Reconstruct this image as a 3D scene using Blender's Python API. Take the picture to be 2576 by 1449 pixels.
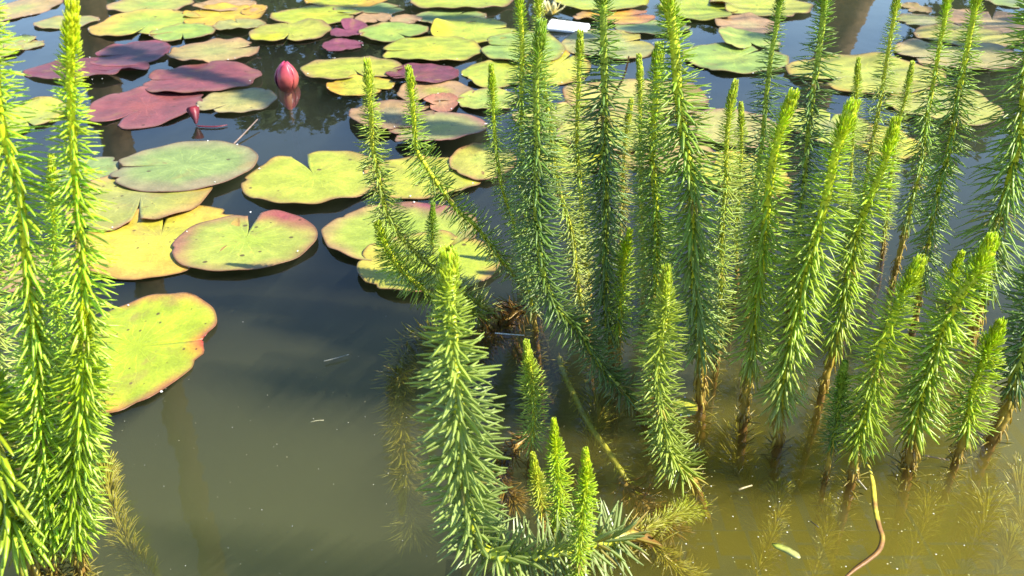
import bpy, math, random
import numpy as np
from mathutils import Vector, Matrix, noise

for o in list(bpy.data.objects):
    bpy.data.objects.remove(o)
scene = bpy.context.scene
C = scene.collection
rnd = random.Random(7)

# ------------------------------------------------------------------ camera
CAM_H, PITCH, FOC = 0.50, math.radians(28.5), 2231.0      # metres, radians, pixels of a 2576-wide picture
cam_d = bpy.data.cameras.new('camera')
cam = bpy.data.objects.new('camera', cam_d)
C.objects.link(cam)
cam.location = (0, 0, CAM_H)
cam.rotation_euler = (math.pi / 2 - PITCH, 0, 0)
cam_d.sensor_width = 36.0
cam_d.lens = 36.0 * FOC / 2576.0
cam_d.clip_start = 0.01
cam_d.clip_end = 500
cam_d.dof.use_dof = True
cam_d.dof.focus_distance = 0.88
cam_d.dof.aperture_fstop = 16
scene.camera = cam

# ------------------------------------------------------------------ light
SUN_EL = math.radians(46)
SUN_AZ = math.atan2(-0.24, 0.97)                           # direction towards the sun in plan (x, y)
sun_vec = Vector((math.cos(SUN_EL) * math.cos(SUN_AZ), math.cos(SUN_EL) * math.sin(SUN_AZ), math.sin(SUN_EL)))
world = bpy.data.worlds.new('World')
scene.world = world
world.use_nodes = True
wn, wl = world.node_tree.nodes, world.node_tree.links
wn.clear()
sky = wn.new('ShaderNodeTexSky')
sky.sky_type = 'NISHITA'
sky.sun_disc = False
sky.sun_elevation = SUN_EL
sky.sun_rotation = math.pi / 2 - SUN_AZ
sky.air_density = 1.0
sky.dust_density = 0.0
sky.altitude = 600
sky.ozone_density = 3.0
bg = wn.new('ShaderNodeBackground')
bg.inputs[1].default_value = 0.135
wo = wn.new('ShaderNodeOutputWorld')
wl.new(sky.outputs[0], bg.inputs[0])
wl.new(bg.outputs[0], wo.inputs[0])
sun_d = bpy.data.lights.new('sun', 'SUN')
sun_d.energy = 5.0
sun_d.angle = math.radians(0.55)
sun_d.color = (1.0, 0.95, 0.85)
sun = bpy.data.objects.new('sun', sun_d)
C.objects.link(sun)
sun.rotation_euler = sun_vec.to_track_quat('Z', 'Y').to_euler()

vs = scene.view_settings
vs.view_transform = 'Standard'
vs.look = 'None'
vs.exposure = 1.2
vs.gamma = 1.0
vs.use_curve_mapping = False
scene.render.engine = 'CYCLES'
cy = scene.cycles
cy.use_denoising = True
cy.denoiser = 'OPENIMAGEDENOISE'
cy.max_bounces = 7
cy.diffuse_bounces = 3
cy.glossy_bounces = 3
cy.transmission_bounces = 4
cy.volume_bounces = 2
cy.transparent_max_bounces = 12
cy.caustics_reflective = False
cy.caustics_refractive = False

# ------------------------------------------------------------------ helpers
CP, SP = math.cos(PITCH), math.sin(PITCH)


def ray(px, py):
    r, u = (px - 1288.0) / FOC, -(py - 724.5) / FOC
    return Vector((r, CP + u * SP, -SP + u * CP))


def at(px, py, z=0.0):
    d = ray(px, py)
    t = (z - CAM_H) / d.z
    return Vector((d.x * t, d.y * t, z))


def at_plane(px, py, y0, lean=0.0):
    d = ray(px, py)
    t = (y0 + lean * CAM_H) / (d.y - lean * d.z)
    return Vector((d.x * t, d.y * t, CAM_H + d.z * t))


def scale_at(p):
    """metres for each picture pixel at point p"""
    v = Vector(p) - Vector((0, 0, CAM_H))
    return v.dot(Vector((0, CP, -SP))) / FOC


def link(name, me, parent=None):
    o = bpy.data.objects.new(name, me)
    C.objects.link(o)
    if parent is not None:
        o.parent = parent
    return o


def mesh(name, verts, faces, mat=None, smooth=True):
    me = bpy.data.meshes.new(name)
    me.from_pydata([tuple(v) for v in verts], [], faces)
    if smooth:
        me.polygons.foreach_set('use_smooth', [True] * len(me.polygons))
    if mat is not None:
        me.materials.append(mat)
    return me


def tag(o, label, cat, group=None, kind=None):
    if label:
        o['label'] = label
    if cat:
        o['category'] = cat
    if group:
        o['group'] = group
    if kind:
        o['kind'] = kind
    return o


def set_cols(me, cols):
    a = me.color_attributes.new('col', 'FLOAT_COLOR', 'POINT')
    arr = np.ones((len(cols), 4), dtype=np.float32)
    arr[:, :3] = np.asarray(cols, dtype=np.float32)
    a.data.foreach_set('color', arr.ravel())


def mix3(a, b, t):
    t = max(0.0, min(1.0, t))
    return tuple(a[i] + (b[i] - a[i]) * t for i in range(3))


def sstep(a, b, x):
    t = max(0.0, min(1.0, (x - a) / (b - a)))
    return t * t * (3 - 2 * t)


class NT:
    def __init__(self, name):
        self.m = bpy.data.materials.new(name)
        self.m.use_nodes = True
        self.n = self.m.node_tree.nodes
        self.l = self.m.node_tree.links
        self.n.clear()
        self.out = self.n.new('ShaderNodeOutputMaterial')

    def new(self, t, **kw):
        nd = self.n.new(t)
        for k, v in kw.items():
            if k in nd.inputs:
                s = nd.inputs[k]
                if hasattr(v, 'is_output'):
                    self.l.new(v, s)
                else:
                    s.default_value = v
            else:
                setattr(nd, k, v)
        return nd

    def math(self, op, a, b=None, c=None, clamp=False):
        nd = self.n.new('ShaderNodeMath')
        nd.operation = op
        nd.use_clamp = clamp
        for i, v in enumerate((a, b, c)):
            if v is None:
                continue
            if hasattr(v, 'is_output'):
                self.l.new(v, nd.inputs[i])
            else:
                nd.inputs[i].default_value = v
        return nd.outputs[0]

    def mixc(self, f, a, b, blend='MIX'):
        nd = self.n.new('ShaderNodeMix')
        nd.data_type = 'RGBA'
        nd.blend_type = blend
        for i, v in ((0, f), (6, a), (7, b)):
            if hasattr(v, 'is_output'):
                self.l.new(v, nd.inputs[i])
            else:
                nd.inputs[i].default_value = v if i == 0 else (*v, 1)
        return nd.outputs[2]

    def ramp(self, x, a, b):
        nd = self.n.new('ShaderNodeMapRange')
        nd.interpolation_type = 'SMOOTHSTEP'
        self.l.new(x, nd.inputs[0])
        nd.inputs[1].default_value = a
        nd.inputs[2].default_value = b
        return nd.outputs[0]

    def surf(self, s):
        self.l.new(s, self.out.inputs['Surface'])
        return self.m


# ------------------------------------------------------------------ materials
def mat_leaf(name, trans=0.38, rough=0.34):
    t = NT(name)
    oi = t.new('ShaderNodeObjectInfo')
    ge = t.new('ShaderNodeNewGeometry')
    hsv = t.new('ShaderNodeHueSaturation', Color=oi.outputs['Color'])
    v = t.math('MULTIPLY_ADD', ge.outputs['Random Per Island'], 0.5, 0.88)
    t.l.new(v, hsv.inputs['Value'])
    h = t.math('MULTIPLY_ADD', ge.outputs['Random Per Island'], 0.03, 0.485)
    t.l.new(h, hsv.inputs['Hue'])
    tc = t.new('ShaderNodeTexCoord')
    nz = t.new('ShaderNodeTexNoise', Vector=tc.outputs['Object'], Scale=260.0, Detail=2.0)
    c = t.mixc(0.5, hsv.outputs[0], t.mixc(t.ramp(nz.outputs[0], 0.35, 0.7), (0.75, 0.75, 0.7), (1.25, 1.25, 1.2)), 'MULTIPLY')
    p = t.new('ShaderNodeBsdfPrincipled', **{'Base Color': c, 'Roughness': rough, 'Specular IOR Level': 0.75})
    tr = t.new('ShaderNodeBsdfTranslucent')
    t.l.new(t.mixc(1.0, c, (1.25, 1.3, 0.55), 'MULTIPLY'), tr.inputs[0])
    mx = t.new('ShaderNodeMixShader', Fac=trans)
    t.l.new(p.outputs[0], mx.inputs[1])
    t.l.new(tr.outputs[0], mx.inputs[2])
    return t.surf(mx.outputs[0])


def mat_attr(name, rough=0.5, noise_scale=180.0, amount=0.4, spec=0.5, bump=0.0):
    t = NT(name)
    a = t.new('ShaderNodeAttribute', attribute_name='col')
    tc = t.new('ShaderNodeTexCoord')
    nz = t.new('ShaderNodeTexNoise', Vector=tc.outputs['Object'], Scale=noise_scale, Detail=4.0)
    c = t.mixc(amount, a.outputs['Color'], t.mixc(t.ramp(nz.outputs[0], 0.35, 0.68), (0.55, 0.5, 0.45), (1.25, 1.25, 1.2)), 'MULTIPLY')
    p = t.new('ShaderNodeBsdfPrincipled', **{'Base Color': c, 'Roughness': rough, 'Specular IOR Level': spec})
    if bump:
        b = t.new('ShaderNodeBump', Strength=bump, Distance=0.001, Height=nz.outputs[0])
        t.l.new(b.outputs[0], p.inputs['Normal'])
    return t.surf(p.outputs[0])


def mat_pad(name, spots):
    """leaf colour comes from the mesh; the nodes add mottling, radiating veins, specks and fine relief"""
    t = NT(name)
    a = t.new('ShaderNodeAttribute', attribute_name='col')
    uv = t.new('ShaderNodeUVMap', uv_map='disc')
    oi = t.new('ShaderNodeObjectInfo')
    seed = t.math('MULTIPLY', oi.outputs['Random'], 37.0)
    off = t.new('ShaderNodeVectorMath', operation='ADD')
    t.l.new(uv.outputs[0], off.inputs[0])
    cmb = t.new('ShaderNodeCombineXYZ', X=seed, Y=seed, Z=seed)
    t.l.new(cmb.outputs[0], off.inputs[1])
    sep = t.new('ShaderNodeSeparateXYZ', Vector=uv.outputs[0])
    ang = t.math('ARCTAN2', sep.outputs[1], sep.outputs[0])
    rho = t.new('ShaderNodeVectorMath', operation='LENGTH')
    t.l.new(uv.outputs[0], rho.inputs[0])
    rho = rho.outputs['Value']
    nz = t.new('ShaderNodeTexNoise', Vector=off.outputs[0], Scale=3.2, Detail=5.0, Roughness=0.6)
    nz2 = t.new('ShaderNodeTexNoise', Vector=off.outputs[0], Scale=28.0, Detail=3.0)
    # veins
    w = t.math('MULTIPLY_ADD', nz.outputs[0], 0.7, ang)
    s = t.math('ABSOLUTE', t.math('SINE', t.math('MULTIPLY', w, 8.5)))
    vein = t.math('SUBTRACT', 1.0, t.ramp(s, 0.0, 0.36))
    vein = t.math('MULTIPLY', vein, t.ramp(rho, 0.95, 0.25))
    c = t.mixc(0.55, a.outputs['Color'], t.mixc(t.ramp(nz.outputs[0], 0.32, 0.68), (0.58, 0.62, 0.5), (1.25, 1.22, 1.15)), 'MULTIPLY')
    c = t.mixc(0.35, c, t.mixc(t.ramp(nz2.outputs[0], 0.35, 0.7), (0.75, 0.72, 0.7), (1.2, 1.2, 1.2)), 'MULTIPLY')
    c = t.mixc(t.math('MULTIPLY', vein, 0.5), c, t.mixc(1.0, c, (1.7, 1.65, 1.3), 'MULTIPLY'))
    vo = t.new('ShaderNodeTexVoronoi', Vector=off.outputs[0], Scale=7.0 if spots else 5.0)
    sc = t.new('ShaderNodeSeparateColor', Color=vo.outputs['Color'])
    d = t.math('SUBTRACT', 1.0, t.ramp(t.math('DIVIDE', vo.outputs['Distance'], t.math('MULTIPLY_ADD', sc.outputs[1], 1.3, 0.5)), 0.07, 0.13))
    keep = t.math('GREATER_THAN', sc.outputs[0], 0.3 if spots else 0.6)
    c = t.mixc(t.math('MULTIPLY', t.math('MULTIPLY', d, keep), 0.85), c, (0.07, 0.035, 0.015))
    bl = t.new('ShaderNodeTexNoise', Vector=off.outputs[0], Scale=1.7, Detail=4.0, Roughness=0.65, Distortion=0.6)
    c = t.mixc(t.math('MULTIPLY', t.ramp(bl.outputs[0], 0.54, 0.72), 0.5 if spots else 0.4), c, (0.30, 0.19, 0.06))
    rg = t.math('MULTIPLY_ADD', nz.outputs[0], 0.25, 0.32)
    p = t.new('ShaderNodeBsdfPrincipled', **{'Base Color': c, 'Roughness': rg, 'Specular IOR Level': 0.5})
    hgt = t.math('ADD', t.math('MULTIPLY', vein, -0.5), t.math('ADD', t.math('MULTIPLY', nz2.outputs[0], 0.7), t.math('MULTIPLY', nz.outputs[0], 2.5)))
    b = t.new('ShaderNodeBump', Strength=0.35, Distance=0.0016, Height=hgt)
    t.l.new(b.outputs[0], p.inputs['Normal'])
    tr = t.new('ShaderNodeBsdfTranslucent', Color=c)
    mx = t.new('ShaderNodeMixShader', Fac=0.12)
    t.l.new(p.outputs[0], mx.inputs[1])
    t.l.new(tr.outputs[0], mx.inputs[2])
    return t.surf(mx.outputs[0])


def mat_water():
    t = NT('pond_water')
    tc = t.new('ShaderNodeTexCoord')
    mp = t.new('ShaderNodeMapping', Vector=tc.outputs['Object'], Scale=(5.0, 3.0, 1.0))
    n1 = t.new('ShaderNodeTexNoise', Vector=mp.outputs[0], Scale=1.6, Detail=2.0)
    n2 = t.new('ShaderNodeTexNoise', Vector=mp.outputs[0], Scale=9.0, Detail=2.0)
    h = t.math('ADD', n1.outputs[0], t.math('MULTIPLY', n2.outputs[0], 0.10))
    b = t.new('ShaderNodeBump', Strength=1.0, Distance=0.0009, Height=h)
    lw = t.new('ShaderNodeLayerWeight', Blend=0.5)
    t.l.new(b.outputs[0], lw.inputs['Normal'])
    fr = t.math('MULTIPLY_ADD', t.math('POWER', lw.outputs['Facing'], 5.0), 0.97, 0.03)
    gl = t.new('ShaderNodeBsdfGlossy', Roughness=0.006)
    t.l.new(b.outputs[0], gl.inputs['Normal'])
    tr = t.new('ShaderNodeBsdfTransparent')
    mx = t.new('ShaderNodeMixShader')
    t.l.new(fr, mx.inputs[0])
    t.l.new(tr.outputs[0], mx.inputs[1])
    t.l.new(gl.outputs[0], mx.inputs[2])
    t.surf(mx.outputs[0])
    vsn = t.new('ShaderNodeVolumeScatter', Color=(0.82, 0.88, 0.70, 1), Density=0.7, Anisotropy=0.2)
    va = t.new('ShaderNodeVolumeAbsorption', Color=(0.50, 0.54, 0.30, 1), Density=7.0)
    ad = t.new('ShaderNodeAddShader')
    t.l.new(vsn.outputs[0], ad.inputs[0])
    t.l.new(va.outputs[0], ad.inputs[1])
    t.l.new(ad.outputs[0], t.out.inputs['Volume'])
    return t.m


def mat_ground(name, c1, c2, scale, rough=0.9, bump=0.6):
    t = NT(name)
    tc = t.new('ShaderNodeTexCoord')
    nz = t.new('ShaderNodeTexNoise', Vector=tc.outputs['Object'], Scale=scale, Detail=8.0, Roughness=0.62)
    c = t.mixc(t.ramp(nz.outputs[0], 0.32, 0.7), c1, c2)
    p = t.new('ShaderNodeBsdfPrincipled', **{'Base Color': c, 'Roughness': rough})
    b = t.new('ShaderNodeBump', Strength=bump, Distance=0.01, Height=nz.outputs[0])
    t.l.new(b.outputs[0], p.inputs['Normal'])
    return t.surf(p.outputs[0])


def mat_plain(name, col, rough=0.5, amount=0.35, scale=60.0, trans=0.0):
    t = NT(name)
    tc = t.new('ShaderNodeTexCoord')
    nz = t.new('ShaderNodeTexNoise', Vector=tc.outputs['Object'], Scale=scale, Detail=4.0)
    c = t.mixc(amount, col, t.mixc(t.ramp(nz.outputs[0], 0.3, 0.7), (0.5, 0.5, 0.5), (1.3, 1.3, 1.3)), 'MULTIPLY')
    c = t.mixc(amount, col, c)
    p = t.new('ShaderNodeBsdfPrincipled', **{'Base Color': c, 'Roughness': rough})
    if trans:
        tr = t.new('ShaderNodeBsdfTranslucent', Color=c)
        mx = t.new('ShaderNodeMixShader', Fac=trans)
        t.l.new(p.outputs[0], mx.inputs[1])
        t.l.new(tr.outputs[0], mx.inputs[2])
        return t.surf(mx.outputs[0])
    return t.surf(p.outputs[0])


M_LEAF = mat_leaf('needle_leaf')
M_STALK = mat_attr('stalk', rough=0.45, noise_scale=220.0, amount=0.45, bump=0.3)
M_PAD = mat_pad('lily_leaf', False)
M_PADS = mat_pad('lily_leaf_specked', True)
M_WATER = mat_water()
M_BED = mat_attr('pond_silt', rough=0.9, noise_scale=7.0, amount=0.35, spec=0.1)
M_BANK = mat_ground('bank_grass', (0.035, 0.07, 0.015), (0.09, 0.13, 0.03), 14.0)
M_BARK = mat_ground('bark', (0.10, 0.06, 0.03), (0.24, 0.15, 0.08), 18.0)
M_TREE = mat_plain('tree_leaf', (0.06, 0.095, 0.02), 0.5, 0.5, 3.0, trans=0.25)

# ------------------------------------------------------------------ the setting: pond bed, water, bank
BX, Y0, Y1 = 4.5, -0.6, 5.2


def bed_z(x, y):
    z = -0.24 - 0.38 * sstep(0.45, 1.2, y) + 0.02 * sstep(0.15, 0.5, x) * (1 - sstep(0.5, 0.85, y))
    z += 0.018 * noise.noise(Vector((x * 6, y * 6, 0.3)))
    edge = max(sstep(4.3, 5.3, y), sstep(3.7, 4.6, abs(x)), sstep(-0.1, -0.6, y))
    return z * (1 - edge) + 0.12 * edge


nx, ny = 90, 70
vv, ff = [], []
for j in range(ny + 1):
    y = -0.9 + (6.0 + 0.9) * (j / ny) ** 1.3
    for i in range(nx + 1):
        f = 2 * i / nx - 1
        x = 5.2 * (abs(f) ** 1.5) * (1 if f >= 0 else -1)
        vv.append((x, y, bed_z(x, y)))
for j in range(ny):
    for i in range(nx):
        a = j * (nx + 1) + i
        ff.append((a, a + 1, a + nx + 2, a + nx + 1))
bed_me = mesh('pond_bed', vv, ff, M_BED)
set_cols(bed_me, [mix3((0.46, 0.42, 0.16), (0.56, 0.42, 0.03), sstep(0.05, 0.30, x + 0.12 * noise.noise(Vector((x * 5, y * 5, 4.0))))) for x, y, z in vv])
tag(link('pond_bed', bed_me), 'silty olive brown pond bed under the water', 'pond bed', kind='structure')

wv = [(-BX, Y0, 0), (BX, Y0, 0), (BX, Y1, 0), (-BX, Y1, 0), (-BX, Y0, -0.9), (BX, Y0, -0.9), (BX, Y1, -0.9), (-BX, Y1, -0.9)]
wf = [(0, 1, 2, 3), (7, 6, 5, 4), (0, 4, 5, 1), (1, 5, 6, 2), (2, 6, 7, 3), (3, 7, 4, 0)]
tag(link('water', mesh('water', wv, wf, M_WATER, smooth=False)), 'calm murky pond water mirroring blue sky', 'water', kind='structure')



def silt(name, label, thick, x0, x1, y0, y1, scol, sden, acol, aden):
    """stirred-up silt hanging in the water: a closed body that thins out to nothing at its margin"""
    t = NT(name)
    a = t.new('ShaderNodeVolumeScatter', Color=(*scol, 1), Density=sden, Anisotropy=0.2)
    b_ = t.new('ShaderNodeVolumeAbsorption', Color=(*acol, 1), Density=aden)
    ad = t.new('ShaderNodeAddShader')
    t.l.new(a.outputs[0], ad.inputs[0])
    t.l.new(b_.outputs[0], ad.inputs[1])
    t.l.new(ad.outputs[0], t.out.inputs['Volume'])
    nx, ny = 120, 90
    v, f = [], []
    for lay in (0, 1):
        for j in range(ny + 1):
            for i in range(nx + 1):
                x, y = x0 + (x1 - x0) * i / nx, y0 + (y1 - y0) * j / ny
                v.append((x, y, -0.004 - (thick(x, y) + 0.0004) * lay))
    W, n = nx + 1, (nx + 1) * (ny + 1)
    for j in range(ny):
        for i in range(nx):
            q = (j * W + i, j * W + i + 1, (j + 1) * W + i + 1, (j + 1) * W + i)
            f.append(q)
            f.append(tuple(n + k for k in reversed(q)))
    loop = [i for i in range(nx)] + [nx + j * W for j in range(ny)] + [ny * W + nx - i for i in range(nx)] + [(ny - j) * W for j in range(ny)]
    for k in range(len(loop)):
        a_, c_ = loop[k], loop[(k + 1) % len(loop)]
        f.append((a_, a_ + n, c_ + n, c_))
    tag(link(name, mesh(name, v, f, t.m, smooth=False)), label, 'silt', kind='stuff')


silt('silt_cloud', 'olive silt clouding the near water', lambda x, y: 0.20 * (1 - sstep(0.40, 1.0, y + 0.06 * noise.noise(Vector((x * 4, y * 4, 1))))) ** 1.3,
     -1.6, 1.6, -0.3, 1.05, (0.88, 0.86, 0.40), 2.6, (0.72, 0.72, 0.36), 2.4)
silt('silt_cloud', 'golden olive silt and algae clouding the water at lower right', lambda x, y: 0.14 * (1 - sstep(0.45, 0.82, y + 0.08 * noise.noise(Vector((x * 7, y * 7, 5))))) * sstep(0.0, 0.32, x + 0.05 * noise.noise(Vector((x * 7, y * 7, 9)))),
     -0.05, 1.5, -0.28, 0.95, (0.96, 0.78, 0.04), 4.2, (0.90, 0.75, 0.02), 7.0)

# ground all round the pond, out to the horizon
gv = [(-300, -300, 0.1), (300, -300, 0.1), (300, 300, 0.1), (-300, 300, 0.1), (-4.9, -0.85, 0.1), (4.9, -0.85, 0.1), (4.9, 5.7, 0.1), (-4.9, 5.7, 0.1)]
gf = [(0, 1, 5, 4), (1, 2, 6, 5), (2, 3, 7, 6), (3, 0, 4, 7)]
tag(link('ground', mesh('ground', gv, gf, M_BANK, smooth=False)), 'grassy ground around the pond', 'ground', kind='structure')


# ------------------------------------------------------------------ trees on the bank (mirrored in the water, and shading it)
def tube(path, radii, n=10, cap=True):
    verts, faces = [], []
    prev = None
    for i, p in enumerate(path):
        a = path[max(0, i - 1)]
        b = path[min(len(path) - 1, i + 1)]
        d = (Vector(b) - Vector(a)).normalized()
        ref = prev if prev is not None else (Vector((0, 1, 0)) if abs(d.y) < 0.9 else Vector((1, 0, 0)))
        u = (ref - d * ref.dot(d)).normalized()
        w = d.cross(u)
        prev = u
        for k in range(n):
            t = 2 * math.pi * k / n
            verts.append(Vector(p) + (u * math.cos(t) + w * math.sin(t)) * radii[i])
    for i in range(len(path) - 1):
        for k in range(n):
            a, b = i * n + k, i * n + (k + 1) % n
            faces.append((a, b, b + n, a + n))
    if cap:
        faces.append(tuple(range(n - 1, -1, -1)))
        faces.append(tuple(range((len(path) - 1) * n, len(path) * n)))
    return verts, faces


def crown_mesh(clumps, per, leaf, rr):
    """leaf-sized bent faces spread through the clumps"""
    vs_, fs_ = [], []
    for (c, rad) in clumps:
        for _ in range(per):
            while True:
                q = Vector((rr.uniform(-1, 1), rr.uniform(-1, 1), rr.uniform(-1, 1)))
                if 0.12 < q.length < 1:
                    break
            p = Vector(c) + Vector((q.x * rad[0], q.y * rad[1], q.z * rad[2]))
            d = Vector((rr.gauss(0, 1), rr.gauss(0, 1), rr.gauss(-0.5, 0.8))).normalized()
            s = d.cross(Vector((rr.gauss(0, 1), rr.gauss(0, 1), rr.gauss(0, 1)))).normalized()
            nrm = d.cross(s)
            L = leaf * rr.uniform(0.6, 1.3)
            i = len(vs_)
            vs_ += [p, p + d * L * 0.45 + s * L * 0.26 - nrm * L * 0.06, p + d * L, p + d * L * 0.45 - s * L * 0.26 - nrm * L * 0.06, p + d * L * 0.5 + nrm * 0.03 * L]
            fs_ += [(i, i + 1, i + 4), (i + 1, i + 2, i + 4), (i + 2, i + 3, i + 4), (i + 3, i, i + 4)]
    return vs_, fs_


def tree(label, base, top, r0, r1, clumps, per, leaf, seed, limbs=True):
    rr = random.Random(seed)
    root = bpy.data.objects.new('bank_tree', None)
    C.objects.link(root)
    root.location = base
    tag(root, label, 'tree', 'trees on the bank, mirrored in the water')
    b, t = Vector(base), Vector(top)
    path, rad = [], []
    for i in range(9):
        f = i / 8
        p = b.lerp(t, f) - b
        p += Vector((rr.uniform(-1, 1), rr.uniform(-1, 1), 0)) * (0 if i == 0 else 1) * 0.035
        path.append(p)
        rad.append((r0 + (r1 - r0) * f) * (1.35 if i == 0 else 1))
    v, f = tube(path, rad, 12)
    link('trunk', mesh('trunk', v, f, M_BARK), root)
    if limbs:
        for (c, rd) in clumps:
            e = Vector(c) - b
            s = path[min(8, 4 + rr.randrange(4))]
            m = s.lerp(e, 0.5) + Vector((0, 0, 0.08 * (e - s).length))
            q = min(1.0, 0.5 / max(0.5, (e - s).length) + (0.0 if r1 < 0.025 else 1.0))
            v, f = tube([s, s.lerp(m, 0.6), m, e], [r1 * q, r1 * 0.7 * q, r1 * 0.5 * q, r1 * 0.2 * q], 7)
            link('limb', mesh('limb', v, f, M_BARK), root)
    v, f = crown_mesh([(Vector(c) - b, r) for c, r in clumps], per, leaf, rr)
    link('crown', mesh('crown', v, f, M_TREE, smooth=False), root)
    return root


def az(px, py, D):
    d = ray(px, py)
    n = math.hypot(d.x, d.y)
    return Vector((d.x / n * D, d.y / n * D, 0.1))


b = az(372, 710, 6.3)
tree('tall bare trunk mirrored as a straight dark band down the left side of the water', b, b + Vector((0.0, 0.1, 14.0)), 0.10, 0.07,
     [(b + Vector((dx, dy, dz)), (1.2, 1.2, 0.8)) for dx, dy, dz in ((0, 0, 14.4), (1, .4, 13.7), (-1, .3, 13.9), (.2, -1, 14.0))], 500, 0.16, 3)
b = az(2178, 20, 6.3)
tree('leaning trunk mirrored among the pads at the upper right', b, b + Vector((-1.1, 0.3, 6.0)), 0.12, 0.06,
     [(b + Vector((dx, dy, dz)), (1.0, 1.0, 0.7)) for dx, dy, dz in ((-1, 0.3, 6.2), (-.2, .6, 5.9), (-1.9, .4, 5.8))], 500, 0.16, 4)
for k, (px, h, wdt, lab) in enumerate((
        (800, 1.75, 0.62, 'leafy bank tree whose drooping crown is mirrored behind the pink bud'),
        (560, 0.95, 0.8, 'low leafy tree mirrored dark between the far pads at upper left'),
        (1090, 1.15, 0.9, 'low leafy tree mirrored dark at the top edge beyond the yellow green pads'),
        (2430, 1.7, 0.55, 'leafy bank tree mirrored dark at the far right beside the round pads'),
        (1750, 0.9, 1.0, 'low leafy tree mirrored at the top edge behind the tall stems'))):
    b = az(px, 300, 7.2)
    rr = random.Random(50 + k)
    cl = [(b + Vector((rr.uniform(-1, 1) * wdt * 0.8, rr.uniform(-.4, .6), h * rr.uniform(0.25, 0.86))), (wdt * 0.42, 0.4, h * 0.2)) for _ in range(9)]
    cl += [(b + Vector((0, 0, h * 0.86)), (wdt * 0.3, 0.3, h * 0.14))]
    tree(lab, b, b + Vector((0, 0, h * 0.8)), 0.06, 0.02, cl, 260, 0.11, 60 + k, limbs=True)

# a tree on the right-hand bank, between the far pads and the sun: its foliage dapples them with shade
shade = [(440, 184), (480, 192), (520, 200), (560, 210), (600, 222), (635, 234), (290, 130), (330, 138), (370, 150), (400, 160), (275, 146), (330, 182), (645, 244), (672, 256), (690, 266),
         (950, 300), (990, 308), (1030, 318), (1080, 345), (1120, 352), (1160, 362), (1200, 366), (1235, 378), (1095, 325), (1140, 338), (1080, 48), (1120, 50), (1160, 48), (1200, 55), (1240, 58), (930, 25),
         (970, 30), (880, 22), (780, 18), (1640, 72), (1600, 75), (1680, 80), (1900, 95), (1940, 98), (1980, 95), (2320, 118), (2360, 115), (2400, 116), (2440, 120), (2480, 128), (60, 85), (1420, 92), (1460, 94)]
cl = []
for i, (px, py) in enumerate(shade):
    g = at(px, py)
    c = g + sun_vec * (2.4 + 0.12 * math.sin(i * 2.3))
    rr_ = 0.017 + 0.006 * math.sin(i * 1.7) + (0.012 if py < 130 else 0)
    cl.append((c, (rr_, rr_ * 1.3, rr_ * 1.1)))
tree('tree on the right bank whose overhanging bough shades the far pads', (5.6, 2.3, 0.1), (3.0, 2.0, 1.85), 0.14, 0.02, cl, 150, 0.024, 91)

# ------------------------------------------------------------------ lily pads
PADS_DONE = []


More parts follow.
